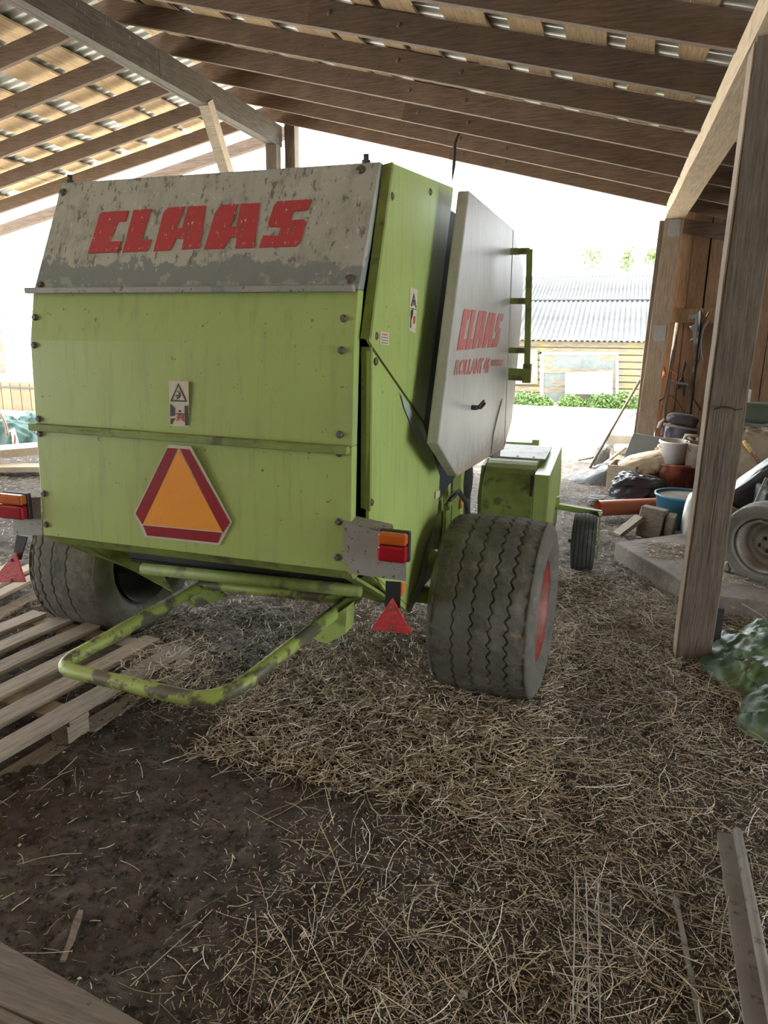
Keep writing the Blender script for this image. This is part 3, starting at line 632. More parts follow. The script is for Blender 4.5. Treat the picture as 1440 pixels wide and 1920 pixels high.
# wheels --------------------------------------------------------------
def tyre_mesh(R, W, rim_r, grooves, zig, nseg=360, nlat=150, depth=.009, wear=0.0, side_h=None):
    # lateral profile: tread (slightly crowned), shoulders, sidewalls
    prof = []
    hw = W/2; tw = hw*.86
    for i in range(nlat):
        x = -tw + 2*tw*i/(nlat-1); prof.append((x, R - .012*(abs(x)/tw)**2.5, 1))
    sh = []
    for i in range(1, 13):
        a = i/12*PI/2*1.0
        x = tw + (hw-tw)*math.sin(a); r = R-.012 - (R-.012-(R-.075))*(1-math.cos(a)); sh.append((x, r, 0))
    for i in range(1, 9):
        t = i/8; sh.append((hw - .055*t*t + .008*math.sin(PI*t), (R-.075)*(1-t) + rim_r*t, 0))
    prof = [(-x, r, 0) for x, r, _ in reversed(sh)] + prof + sh
    vs = []; n = len(prof); a = np.arange(nseg)/nseg*2*PI
    P = np.array([(p[0], p[1]) for p in prof]); T = np.array([p[2] for p in prof])
    V = np.zeros((nseg, n, 3))
    ph = np.abs(((a*zig/(2*PI)) % 1)-.5)*4-1            # triangle wave
    for j in range(n):
        x = P[j, 0]; r = np.full(nseg, P[j, 1])
        if T[j]:
            for gx, amp, gw in grooves:
                d = np.abs(x - (gx*W + amp*ph)); wv = .75+.5*vnoise(a*9+gx*40, gx*7+np.zeros(nseg))
                r = r - depth*np.clip((gw-d)/(gw*.5), 0, 1)*np.clip(wv, .2, 1)
            r = r + .0025*vnoise(a*40, np.full(nseg, x*60)) + .003*vnoise(a*17, np.full(nseg, x*22))
            if zig > 20 and abs(x) > .34*W and nseg > 200:
                ed = (abs(x)-.34*W)/(tw-.34*W); r = r - .007*ed*(vnoise(a*26+2*np.sign(x), np.full(nseg, 3.3)) > .12) - .004*ed*(.5+vnoise(a*60, np.full(nseg, x*30)))
        else:
            r = r + .004*vnoise(a*30, np.full(nseg, x*20))
        V[:, j, 0] = x; V[:, j, 1] = r*np.cos(a); V[:, j, 2] = r*np.sin(a)
    fs = []
    for i in range(nseg):
        k = (i+1) % nseg
        for j in range(n-1): fs.append((i*n+j, k*n+j, k*n+j+1, i*n+j+1))
    mb = MB(); mb.add(V.reshape(-1, 3).tolist(), fs, True); return mb
def shift(mb, c): mb.v = [(x+c[0], y+c[1], z+c[2]) for x, y, z in mb.v]; return mb
RW_, WW = .425, .475
for side, cx in ((1, -.452), (-1, -2.64)):
    c = Vector((cx, 3.16, RW_-.012))
    wl = sub('wheel', Vector((cx, 3.16, 0)), B)
    g = [(-.22, .007, .0035), (-.05, .009, .0042), (.12, .009, .0042), (.27, .010, .0045)]
    if side < 0: g = [(-.38, .008, .005), (-.27, .008, .006), (-.1, .006, .004), (.1, .006, .004)]
    mb = tyre_mesh(RW_, WW, .235, g, 46, depth=.012 if side > 0 else .006)
    obj('tyre', shift(mb, c), M['rubber'], wl, origin=c, fixn=False)
    s = side
    mb = MB(); mb.lathe([(.238, s*.215), (.232, s*.20), (.215, s*.19), (.20, s*.12), (.19, s*.02), (.14, s*.01), (.12, s*.035), (.07, s*.04), (.06, s*.10), (0, s*.105)], c, 'x', 40); obj('rim', mb, M['rim_red'], wl)
    mb = MB(); mb.lathe([(.238, -s*.215), (.225, -s*.19), (.20, -s*.10), (.19, s*.01), (.10, s*.0), (.09, -s*.1), (.05, -s*.12), (0, -s*.12)], c, 'x', 40); obj('inner_rim', mb, M['dark'], wl)
    for k in range(6):
        a = 2*PI*k/6; mb = MB(); p_ = c+Vector((s*.03, .11*math.cos(a), .11*math.sin(a))); mb.bolt(p_, (s, 0, 0), .011, .02); obj('wheel_nut', mb, M['bolt'], wl)
    wl.rotation_euler = (0, 0, math.radians(-3.2 if side > 0 else -2.0))
mb = MB(); mb.tube([(-2.55, 3.16, .415), (-.55, 3.16, .415)], .045, 16); mb.box((-2.22, 3.3, .6), (.08, .5, .3)); mb.box((-.86, 3.3, .6), (.08, .5, .3)); obj('axle', mb, M['green_old'], B)
# uprights, hoses and frame parts between flank and gearbox cover
mb = MB(); mb.box((-.86, 3.75, .78), (.05, .06, .75)); mb.box((-.84, 4.02, .80), (.05, .10, .9)); mb.box((-.86, 3.55, .85), (.02, .22, .5)); obj('side_frame', mb, M['green'], B)
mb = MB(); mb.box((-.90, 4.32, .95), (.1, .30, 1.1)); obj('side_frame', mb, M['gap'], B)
mb = MB(); mb.lathe([(0, 0), (.11, 0), (.11, .03), (.05, .04), (0, .04)], (-.83, 4.15, .80), 'x', 24); obj('chain_wheel', mb, M['dark'], B)
h0 = at(842, 940, 'x', -.78)
for d in (0, .025):
    mb = MB(); mb.tube([h0+Vector((0, d, 0)), h0+Vector((.02, .12+d, .03)), h0+Vector((.04, .25+d, -.06)), h0+Vector((.05, .33+d, -.2)), h0+Vector((.05, .36+d, -.34))], .011, 8); obj('hydraulic_hose', mb, M['black_plastic'], B)
q = at(859, 945, 'x', -.79); mb = MB(); mb.prism([q+Vector((0, 0, -.03)), q+Vector((0, .07, -.03)), q+Vector((0, .03, .05))], (.01, 0, 0)); obj('side_reflector', mb, M['orange_plastic'], B)
mb = MB(); q = at(838, 985, 'x', -.80); mb.box(q, (.012, .12, .26)); mb.tube([q+Vector((.02, -.1, .12)), q+Vector((.02, 0, .15)), q+Vector((.02, .1, .16))], .016, 8); obj('valve_plate', mb, M['green_old'], B)
# pickup end housing with drum and end shield
yc, zc_, rc = 4.75, .58, .27
pr = [(yc+rc*math.cos(t)*1.05, zc_+rc*math.sin(t)) for t in np.linspace(PI/2, PI*1.12, 12)]
pr = [(5.35, zc_+rc-.02)] + pr + [(4.62, .22), (5.35, .2)]
pk = sub('pickup', Vector((-.6, 4.9, 0)), B)
mb = MB(); mb.prism([(-.78, a, b) for a, b in pr], (.33, 0, 0)); obj('pickup_hood', mb, M['green_old'], pk, bevel=.004)
mb = MB(); mb.box((-.61, 5.02, zc_+rc+.012), (.40, .5, .012), Euler((.03, 0, 0))); obj('top_sheet', mb, M['bracket'], pk)
for xx in (-.73, -.6, -.49):
    mb = MB(); mb.bolt((xx, 4.80, zc_+rc+.004), (0, -.2, 1), .009, .012); obj('bolt', mb, M['bolt'], pk)
pr2 = [(4.50, .80), (5.45, .86), (5.6, .6), (5.45, .25), (4.62, .22), (4.50, .36)]
mb = MB(); mb.prism([(-.45, a, b) for a, b in pr2], (.10, 0, 0)); obj('end_shield', mb, M['green'], pk, bevel=.006)
mb = MB(); mb.prism([(-.47, a-.02 if a < 5 else a, b) for a, b in [(4.50, .80), (4.56, .82), (4.66, .22), (4.6, .24), (4.5, .36)]], (.018, 0, 0)); obj('edge_trim', mb, M['dark'], pk)
mb = MB(); mb.prism([(-.79, 4.55, .40), (-.79, 4.5, .62), (-.79, 4.6, .82), (-.79, 4.8, .84), (-.79, 4.8, .3)], (-.02, 0, 0)); mb.lathe([(0, .0), (.03, 0), (.03, .02), (0, .02)], (-.78, 4.60, .66), 'x', 14); obj('end_shield', mb, M['green_old'], pk)
# gauge wheel and its arm
g = sub('gauge_wheel', Vector((-.12, 5.02, 0)), B)
gc = Vector((-.125, 5.10, .215))
mb = tyre_mesh(.212, .165, .11, [(-.34, 0, .0035), (-.17, 0, .0035), (0, 0, .0035), (.17, 0, .0035), (.34, 0, .0035)], 1, 120, 70, depth=.006)
obj('tyre', shift(mb, gc), M['rubber_dark'], g, origin=gc, fixn=False)
mb = MB(); mb.lathe([(.112, .06), (.10, .05), (.09, -.0), (.03, .0), (.03, .07), (0, .07)], gc, 'x', 24); mb.lathe([(.112, -.06), (.10, -.05), (.09, -.0), (.03, .0), (.03, -.07), (0, -.07)], gc, 'x', 24); obj('rim', mb, M['dark'], g)
mb = MB(); mb.box((gc.x+.098, gc.y+.02, .26), (.012, .07, .34)); mb.tube([(gc.x-.11, gc.y, gc.z), (gc.x+.11, gc.y, gc.z)], .014, 10); obj('fork', mb, M['green_old'], g)
mb = MB(); mb.bar((-.42, 5.25, .44), (-.02, 5.18, .42), .05, .04); mb.box((-.35, 5.25, .46), (.05, .06, .09)); mb.bar((gc.x+.098, gc.y+.02, .42), (-.03, 5.2, .42), .03, .03); obj('arm', mb, M['green_old'], g)

# ================================================================== PALLETS AND LEFT SIDE
def pallet(name, loc, rz, label, L=1.2, W=.9, nb=6, bw=.10, seed=1, m='pallet', tilt=(0, 0), group=None, skip=()):
    """deck boards run along local x; root at the middle of the near... floor side"""
    random.seed(seed)
    r = thing(name, (0, 0, 0), label, 'pallet', group)
    for k in range(nb):
        if k in skip: continue
        y = -W/2 + bw/2 + (W-bw)*k/(nb-1); mb = MB()
        mb.bar((-L/2+random.uniform(-.01, .01), y+random.uniform(-.008, .008), .131), (L/2+random.uniform(-.01, .01), y+random.uniform(-.008, .008), .131), bw, .022, nseg=6, jit=.002)
        obj('deck_board', mb, M[m], r, bevel=.002)
    for x in (-L/2+.06, 0, L/2-.06):
        mb = MB(); mb.bar((x, -W/2, .108), (x, W/2, .108), .10, .022); obj('cross_board', mb, M[m], r)
        for y in (-W/2+.06, 0, W/2-.06):
            mb = MB(); mb.box((x, y, .058), (.11, .10, .078)); obj('block', mb, M[m], r, bevel=.002)
    for y in (-W/2+.05, 0, W/2-.05):
        mb = MB(); mb.bar((-L/2, y, .010), (L/2, y, .010), .10, .018); obj('bottom_board', mb, M[m], r)
    r.location = Vector(loc)+Vector((0, 0, .004)); r.rotation_euler = (tilt[0], tilt[1], rz); return r
ang = math.atan2(2.76-1.714, -1.91+2.023)
d = Vector((math.cos(ang), math.sin(ang), 0)); nrm2 = Vector((-d.y, d.x, 0))
pallet('pallet', Vector((-1.91, 2.77, 0)) - d*.70 + nrm2*.55 + Vector((0, 0, -.01)), ang, 'grey wooden pallet lying under the bent tube at the front left', L=1.4, W=1.1, nb=6, bw=.105, seed=2)
ang2 = math.radians(98)
d = Vector((math.cos(ang2), math.sin(ang2), 0)); n2 = Vector((-d.y, d.x, 0))
pallet('pallet', Vector((-3.47, 3.46, 0)) - d*.6 + n2*.40, ang2, 'pale pallet of narrow boards just left of the left tyre, behind the front pallet', L=1.3, W=.95, nb=7, bw=.085, seed=3, m='pale_wood')
pallet('pallet', Vector((-3.30, 2.98, 0)) - d*.6 + n2*.36 + Vector((0, 0, .0)), math.radians(97), 'pale wide-board pallet cut off by the left edge of the picture', L=1.2, W=.62, nb=4, bw=.13, seed=5, m='pale_wood', skip=())
# heavy timber on bearers at the left
mb = MB(); a = at(-60, 893, 'y', 6.3); b = at(75, 868, 'y', 7.0); a.z = b.z = .22; mb.bar(a-(b-a)*1.0, b+(b-a)*.3, .45, .10, nseg=8, jit=.01)
tag(obj('timber_plank', mb, M['pale_wood']), 'thick sunlit plank behind the left tail lamp', 'plank')
random.seed(31)
mb = MB(); mb.bar((-7.9, 6.0, .07), (-6.2, 6.6, .09), .3, .06, nseg=5, jit=.02); tag(obj('timber_plank', mb, M['pale_wood']), 'thin board under the thick sunlit plank at the left', 'plank')
# hose loop at the left border
c = at(-12, 815, 'y', 7.6); mb = MB(); mb.tube([c+Vector((.25*math.cos(t), .02*t, .36*math.sin(t))) for t in np.linspace(0, 2*PI, 40)], .017, 10)
tag(obj('hose', mb, M['cord_yellow'].copy()), 'tan hose loop standing at the left edge', 'hose'); bpy.data.objects['hose'].data.materials[0] = mat('tan hose', (.45, .28, .18), (.38, .22, .15), rough=.6)
# cloth heaps
def cloth(name, m, x0, x1, y0, y1, hfun, res=.02, base=ground_h, cut=None, **tg):
    xs = np.arange(x0, x1+res, res); ys = np.arange(y0, y1+res, res); X, Y = np.meshgrid(xs, ys)
    Hh = hfun(X, Y); Z = base(X, Y) + Hh; nx, ny = len(xs), len(ys)
    keep = Hh > .0
    vs = np.stack([X.ravel(), Y.ravel(), Z.ravel()], 1).tolist(); fs = []; kk = keep.ravel()
    for j in range(ny-1):
        for i in range(nx-1):
            q = (j*nx+i, j*nx+i+1, (j+1)*nx+i+1, (j+1)*nx+i)
            if kk[q[0]] or kk[q[1]] or kk[q[2]] or kk[q[3]]: fs.append(q)
    mb = MB(); mb.add(vs, fs, True); o = obj(name, mb, m, fixn=False)
    bm = bmesh.new(); bm.from_mesh(o.data); bmesh.ops.delete(bm, geom=[v for v in bm.verts if not v.link_faces], context='VERTS'); bm.to_mesh(o.data); bm.free()
    return tag(o, **tg)
def folds(X, Y, s=1.0, seed=0):
    w1 = vnoise(X*2.3+seed, Y*2.1)*1.6; a = np.abs(vnoise((X+w1*.25)*9*s+seed, (Y+w1*.3)*5*s)); b = np.abs(vnoise((X-Y+w1*.2)*14*s, (X+Y)*6*s+seed))
    c_ = np.abs(vnoise((X+w1*.1)*30*s, (Y-X*.4)*22*s))
    w2 = vnoise(X*5+seed, Y*5+3)
    r1 = 1-np.abs(vnoise((X*.8+Y*.6+w1*.3)*8*s+seed, (Y*.8-X*.6)*3.2*s+w2*.5))*3.2
    r2 = 1-np.abs(vnoise((X*.5-Y*.85+w2*.12)*17*s+seed, (X*.85+Y*.5)*7*s))*3.2
    r3 = 1-np.abs(vnoise((X+w2*.1)*33*s+seed, (Y+w1*.1)*20*s))*3.2
    return .12*np.clip(r1, 0, 1)**2 + .055*np.clip(r2, 0, 1)**2 + .022*np.clip(r3, 0, 1) + .10*a
def blobmask(X, Y, cx, cy, rx, ry, seed=0):
    t = np.arctan2(Y-cy, X-cx); r = np.sqrt(((X-cx)/rx)**2+((Y-cy)/ry)**2)
    return 1 - r + .30*vnoise(t*1.6+seed, np.full_like(t, seed)) + .16*vnoise(X*6+seed, Y*6)
def tarp_h(X, Y):
    m = np.maximum(blobmask(X, Y, 1.12, 3.75, .58, .62, 3), blobmask(X, Y, 1.05, 3.15, .42, .34, 8))
    e = smooth01(m/.10)
    return np.where(m > 0, e*(.015 + .06*smooth01(m/.5) + .34*folds(X, Y, 1.0, 4)), -1)
o = cloth('tarpaulin', M['tarp'], .4, 1.9, 2.7, 4.5, tarp_h, .012, label='crumpled green tarpaulin lying behind the big near post', cat='tarpaulin')
c0 = at(30, 838, 'y', 8.2)
def tarp2_h(X, Y):
    m = blobmask(X, Y, c0.x-.35, 8.5, .95, .7, 5); return np.where(m > 0, smooth01(m/.15)*(.05 + .25*smooth01(m/.6) + .8*folds(X, Y, .7, 9)), -1)
cloth('tarpaulin', mat('sunlit green tarp', (.035, .10, .08), (.02, .07, .055), ns=4, rough=.6, bump=.1), c0.x-1.6, c0.x+.8, 7.4, 9.6, tarp2_h, .03, label='heap of blue-green tarpaulin in the sun at the far left', cat='tarpaulin')
# crate of upright boards with pale sheets on top, far left
random.seed(12)
cr = thing('board_crate', (-12.6, 12.2, -.1), 'low wall of upright orange boards in the yard at the far left', 'crate')
x = -14.2
while x < -11.4:
    mb = MB(); mb.box((x+.12, 12.0+random.uniform(-.01, .01), .1), (.235, .03, 1.0)); obj('board', mb, M['wallwood'], cr); x += .26
mb = MB(); mb.box((-12.8, 12.4, .60), (3.0, .9, .04), Euler((.25, 0, 0))); obj('top_sheet', mb, M['slate'], cr)
cx0, cx1 = at(19, 640, 'y', 13.4).x, at(70, 640, 'y', 13.4).x; ct = at(40, 597, 'y', 13.4).z; mb = MB(); mb.box(((cx0+cx1)/2, 13.4, (ct-.3)/2), (cx1-cx0, .5, ct+.3)); 
tag(obj('white_container', mb, M['whiteplastic'], bevel=.05), 'bulky white container behind the orange board wall at the far left', 'container')
f = thing('fence', (-16.5, 14.5, 0), 'yellow and white rail fence at the far left edge', 'fence')
for zz in (at(10, 662, 'y', 14.5).z, at(10, 638, 'y', 14.5).z):
    xf = at(17, 660, 'y', 14.5).x; mb = MB(); mb.bar((xf-4, 14.5, zz), (xf, 14.5, zz-.02), .06, .10); obj('rail', mb, M['whiteplastic'], f)
mb = MB(); mb.bar((xf+.03, 14.42, -.3), (xf-.05, 14.42, at(10, 634, 'y', 14.5).z), .13, .10); obj('fence_post', mb, M['yellowpaint'], f)
def bent(name, pts, r, m, label, cat, n=8, **k): 
    mb = MB(); mb.tube(pts, r, n); return tag(obj(name, mb, m), label, cat, **k)
# pale scrap boards behind the tarp heap
for k, (px, py, qx, qy, wd, lab) in enumerate([(22, 805, 40, 868, .09, 'white board leaning in the scrap heap at the far left, left one'), (58, 800, 66, 862, .07, 'narrow pale board leaning in the scrap heap beside the baler edge'), (30, 806, 68, 798, .12, 'pale beam lying at the foot of the orange board wall')]):
    a = at(px, py, 'y', 8.0+k*.3); b = at(qx, qy, 'y', 7.8+k*.3); mb = MB(); mb.bar(a, b, .02, wd, Vector((1, 0, 0)) if abs(a.z-b.z) > .1 else Vector((0, 0, 1))); tag(obj('scrap_board', mb, M['pale_wood' if k else 'whiteplastic']), lab, 'board')
mb = MB(); a = at(42, 866, 'y', 7.6); mb.prism([at(40, 866, 'y', 7.7), at(57, 834, 'y', 7.7), at(68, 862, 'y', 7.7)], (.1, .3, 0)); tag(obj('stump', mb, M['bark']), 'pointed brown chunk of wood at the left beside the baler edge', 'wood')

# ------------------------------------------------------------------ far buildings and plants
def building(name, x0, x1, y, zb, zw, depth, rise, label, wallm, wave=.17, amp=.03, overh=.4):
    b = thing(name, ((x0+x1)/2, y, zb), label, 'building')
    mb = MB(); mb.box(((x0+x1)/2, y+depth/2, (zb+zw)/2), (x1-x0, depth, zw-zb)); obj('wall', mb, wallm, b)
    xs_ = np.arange(x0-overh, x1+overh, wave/8); vs = []; fs = []; n = len(xs_)
    for q, (yy, zz) in enumerate([(y-overh, zw-.05), (y+depth/4, zw+rise*.5-.0), (y+depth/4+.01, zw+rise*.5+.03), (y+depth/2, zw+rise)]):
        for xx in xs_: vs.append((xx, yy, zz+amp*math.sin(2*PI*xx/wave)))
    for i in range(3):
        for j in range(n-1): fs.append((i*n+j, i*n+j+1, (i+1)*n+j+1, (i+1)*n+j))
    mb = MB(); mb.add(vs, fs, True)
    mb.add([(x0-overh, y+depth/2, zw+rise), (x1+overh, y+depth/2, zw+rise), (x1+overh, y+depth+overh, zw), (x0-overh, y+depth+overh, zw)], [(0, 1, 2, 3)])
    obj('roof', mb, M['slate'], b); return b
zb = ground_h(np.array(-1.), np.array(24.)); zb = float(zb)
bl = at(955, 640, 'y', 24).x; br = at(1228, 640, 'y', 24).x
fb = building('log_barn', bl-3, br+4, 24, zb-.1, at(1100, 636, 'y', 24).z, 7, at(1100, 562, 'y', 26.5).z-at(1100, 636, 'y', 24).z, 'low log barn with a corrugated roof across the yard', M['logwall'])
mb = MB(); mb.prism([at(x, y, 'y', 23.93) for x, y in [(1018, 664), (1155, 664), (1155, 762), (1018, 762)]], (0, .05, 0)); obj('door_sheet', mb, mat('barn door sheet', (.085, .10, .10), (.13, .14, .12), ns=5, rough=.6), fb)
mb = MB()
for pl in ([(1012, 660), (1160, 660), (1160, 666), (1012, 666)], [(1012, 660), (1019, 660), (1019, 762), (1012, 762)], [(1154, 660), (1160, 660), (1160, 762), (1154, 762)]): mb.prism([at(x, y, 'y', 23.90) for x, y in pl], (0, .06, 0))
obj('door_frame', mb, M['pale_wood'], fb)
random.seed(8)
for k in range(9):
    z = zb + .2 + k*.21; mb = MB(); mb.bar((bl-3, 23.97, z), (br+4, 23.97, z+random.uniform(-.02, .02)), .09, .17, nseg=14, jit=.02); obj('log', mb, M['logwall'], fb)
mb = MB(); mb.prism([at(x, y, 'y', 23.84) for x, y in [(958, 655), (1008, 655), (1008, 720), (958, 720)]], (0, .04, 0)); obj('board_door', mb, M['plaster'], fb)
mb = MB(); mb.prism([at(x, y, 'y', 23.0) for x, y in [(1060, 700), (1148, 697), (1148, 740), (1060, 738)]], (0, .5, 0)); tag(obj('white_sheet', mb, M['whiteplastic']), 'white board standing before the grey door of the log barn', 'board')
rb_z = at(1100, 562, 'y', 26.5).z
mb = MB(); mb.box(((bl+br+1)/2, 27.56, rb_z-.02), (br-bl+7, .04, .16)); obj('ridge_shadow_strip', mb, M['dark'], fb)  # dark strip stands for the shadow under the roof waves
building('far_barn', at(900, 560, 'y', 34).x-4, at(1240, 560, 'y', 34).x+3, 34, zb-.1, at(1100, 570, 'y', 34).z, 8, at(1100, 518, 'y', 38).z-at(1100, 570, 'y', 34).z, 'second pale corrugated roof rising behind the log barn', M['plaster'])
lb = building('left_shed', at(-200, 600, 'y', 25).x-4, at(130, 600, 'y', 25).x, 25, zb-.1, at(40, 597, 'y', 25).z, 6, .35, 'brick shed with a corrugated roof edge at the far left', mat('shed stone', (.16, .13, .11), (.08, .07, .06), ns=2, rough=.9), wave=.2, amp=.035)
mb = MB(); mb.prism([at(x, y, 'y', 24.95) for x, y in [(-200, 585), (64, 582), (64, 598), (-200, 598)]], (0, -.06, 0)); obj('fascia', mb, M['pale_wood'], lb)
def bush(name, c, r, n, label, seed, m='leaf', leaf=.06, flat=.75, cat='bush', stem=0, group=None):
    rg = np.random.default_rng(seed); p = rg.normal(size=(n, 3)); p /= np.linalg.norm(p, axis=1)[:, None]; p *= (rg.random(n)**.45)[:, None]
    p = p*np.array(r); p[:, 2] = np.abs(p[:, 2]) if not stem else p[:, 2]
    vs = []; fs = []
    for i, q in enumerate(p):
        a = rg.normal(size=3); a /= np.linalg.norm(a); b_ = np.cross(a, rg.normal(size=3)); b_ /= np.linalg.norm(b_); s_ = leaf*rg.uniform(.6, 1.3)
        o = len(vs); cc = np.array(c)+q + (np.array([0, 0, stem]) if stem else 0)
        vs += [tuple(cc-a*s_), tuple(cc+b_*s_*.45), tuple(cc+a*s_), tuple(cc-b_*s_*.45)]; fs.append((o, o+1, o+2, o+3))
    t = thing(name, c, label, cat, group); mb = MB(); mb.add(vs, fs); obj('foliage', mb, M[m], t, fixn=False)
    mb = MB()
    if stem: mb.tube([Vector(c), Vector(c)+Vector((.05, 0, stem+r[2]))], [.05, .015], 6)
    for k in range(5):
        a = 2*PI*k/5; mb.tube([Vector(c)+Vector((0, 0, stem)), Vector(c)+Vector((r[0]*.6*math.cos(a), r[1]*.6*math.sin(a), stem+r[2]*.5))], .012 if not stem else .02, 5)
    obj('stem', mb, M['bark'], t); return t
for k, (px, py, rx, rz_, lab) in enumerate([(985, 752, .8, .42, 'green bush at the foot of the log barn beside the ladder'), (1018, 755, .35, .25, 'low green bush between the ladder and the grey barn door'), (1070, 756, .45, .36, 'bright bush in front of the grey door of the log barn'), (1128, 752, .55, .45, 'bright bush under the right side of the grey barn door'), (1175, 750, .6, .55, 'tall yellowish green bush near the pale far post')]):
    q = at(px, py, 'y', 22.6); q.z = float(ground_h(np.array(q.x), np.array(22.6)))
    bush('bush', tuple(q), (rx, .5, rz_), 1500, lab, 40+k, leaf=.05, group='bushes along the log barn')
for k, (px, py, r_, rz_, lab) in enumerate([(1112, 480, .22, .55, 'pale green young tree top above the far roofs, left of two'), (1178, 480, .14, .45, 'thin pale tree top above the far roofs, right of two'), (1225, 475, .15, .3, 'sprig of tree top beside the pale far post')]):
    q = at(px, py, 'y', 45); base_z = zb; st = q.z-base_z-.2
    bush('tree', (q.x, 45, base_z), (r_*3, r_*3, rz_*1.8), 260, lab, 60+k, m='leaf_pale', leaf=.11, stem=st, cat='tree', group='young trees beyond the far barns')

# ================================================================== JUNK ON THE RIGHT
def gz(x, y): return float(ground_h(np.array(float(x)), np.array(float(y))))
# concrete slab
mb = MB(); sl = [(.10, 5.52), (.46, 4.86), (.62, 4.5), (1.9, 4.45), (2.4, 5.3), (1.6, 6.1), (.62, 6.0)]
mb.prism([(a, b, -.03) for a, b in sl], (0, 0, .15)); tag(obj('concrete_slab', mb, M['concrete'], bevel=.012), 'dusty concrete slab on the ground behind the near post', 'slab')
# orange-brown pipe
a = at(1121, 953, 'z', .11); b = at(1240, 948, 'z', .11); mb = MB()
n_ = 24; dd = (b-a).normalized(); L_ = (b-a).length+.25
mb.tube([a, a+dd*L_], .075, 28, caps=False); mb.tube([a+dd*.001, a+dd*L_], .069, 28, caps=False)
tag(obj('drain_pipe', mb, M['pipe'], fixn=False), 'orange-brown plastic drain pipe lying on the ground', 'pipe')
# blue tub
def tub(name, c, r0, r1, h, m_out, m_in, label, cat, fill=None, rim=.012, lean=None):
    t = thing(name, c, label, cat)
    mb = MB(); mb.lathe([(0, 0), (r0, 0), (r1, h-.02), (r1+rim, h-.02), (r1+rim, h), (r1-.006, h), (r0-.01, .02), (0, .02)], c, 'z', 40); obj('shell', mb, m_out, t)
    if fill: mb = MB(); mb.lathe([(0, h*fill[0]), (r1*.96, h*fill[0])], c, 'z', 40); obj('contents', mb, fill[1], t)
    if lean: t.rotation_euler = lean
    return t
q = at(1275, 998, 'z', .0); tub('tub', (q.x+.02, q.y+.15, .02), .20, .245, .30, M['bluetub'], M['whiteplastic'], 'blue tub with a pale rim beside the near post', 'tub', fill=(.93, M['concrete']))
# wooden block and plank in front of the tub
q = at(1215, 1008, 'z', .0); t = tag(obj('wood_block', (lambda m_: m_.box((q.x+.02, q.y+.05, .125), (.20, .18, .26), Euler((-.1, .10, -.25))))(MB()), M['greyplank'], bevel=.01), 'upright square wooden block left of the blue tub', 'block')
mb = MB(); mb.box((q.x+.17, q.y+.06, .10), (.07, .2, .2), Euler((0, .05, -.2))); tag(obj('wood_block', mb, M['greyplank'], bevel=.008), 'short wood offcut between the square block and the blue tub', 'block')
a = at(1157, 1003, 'z', .03); b = at(1200, 970, 'y', a.y+.12); mb = MB(); mb.bar(a, b, .10, .035); tag(obj('plank', mb, M['greyplank']), 'short grey plank leaning on the square wooden block', 'plank')
# red tub with bucket
q = at(1250, 938, 'z', 0); rt = tub('tub', (q.x+.08, q.y+.25, .02), .30, .25, .36, M['redtub'], M['redtub'], 'stained red tub under the white bucket', 'tub')
bq = at(1268, 850, 'y', q.y+.10)
def bucket(c, label, m, rot):
    t = thing('bucket', (0, 0, 0), label, 'bucket')
    mb = MB(); mb.lathe([(0, .0), (.125, 0), (.145, .22), (.155, .225), (.155, .245), (.147, .25), (.14, .25), (.12, .012), (0, .012)], (0, 0, 0), 'z', 36); obj('shell', mb, m, t)
    mb = MB(); mb.tube([Vector((.15*math.cos(a), .15*math.sin(a)*.4-.04-.1*math.sin(a), .2-.05*math.sin(a))) for a in np.linspace(0, PI, 14)], .003, 6); obj('handle', mb, M['rust'], t)
    t.location = c; t.rotation_euler = rot; return t
bucket((bq.x-.03, bq.y+.06, .37), 'white plastic bucket on the red tub', M['whiteplastic'], (.05, .02, 0))
bucket((bq.x+.21, bq.y+.03, .36), 'dusty brownish bucket beside the white one, partly behind the post', M['brownbag'], (.04, .05, .4))
# sack shapes
def sack(name, c, d, rot, m, label, cat, seed=0, amp=.10, sq=3.2, res=90, flat=0):
    t = np.linspace(0, 2*PI, res, endpoint=False); p = np.linspace(-PI/2, PI/2, res//2)
    T, Pp = np.meshgrid(t, p); e = 2/sq
    f = lambda v: np.sign(v)*np.abs(v)**e
    X = f(np.cos(Pp))*f(np.cos(T)); Y = f(np.cos(Pp))*f(np.sin(T)); Z = f(np.sin(Pp))
    n = 1 + amp*2*vnoise(X*2.2+seed+5, Y*2.2+Z*1.7+seed+5) + amp*vnoise(X*6+seed+9, Z*6+Y*5+9)
    cr = 1 - amp*.9*np.abs(vnoise(X*4+Y*3+seed, Z*9+X*4+20))
    cr = cr - amp*1.3*np.clip(.16-np.abs(vnoise(X*3.1-Z*4+seed*2, Y*4+Z*2.5+30)), 0, 1)
    V = np.stack([X*d[0]/2*n*cr, Y*d[1]/2*n*cr, Z*d[2]/2*n*cr], -1).reshape(-1, 3)
    nt_, np_ = len(t), len(p); fs = []
    for j in range(np_-1):
        for i in range(nt_): fs.append((j*nt_+i, j*nt_+(i+1) % nt_, (j+1)*nt_+(i+1) % nt_, (j+1)*nt_+i))
    R_ = np.array(Euler(rot).to_matrix()); V = V@R_.T + np.array(c)
    mb = MB(); mb.add(V.tolist(), fs, True); return tag(obj(name, mb, m, fixn=False), label, cat)
q = at(1212, 872, 'y', 7.95); sack('sack', (q.x+.0, 8.0, q.z), (.60, .34, .25), (0, -.30, .1), M['sackcloth'], 'woven sack with red print lying over the wooden box', 'sack', 3, .07)
q = at(1285, 855, 'y', 8.1); sack('sack', (q.x-.05, 8.25, q.z+.03), (.5, .3, .14), (0, .1, 0), M['sackcloth'], 'flattened pale sack behind the white bucket', 'sack', 8, .1)
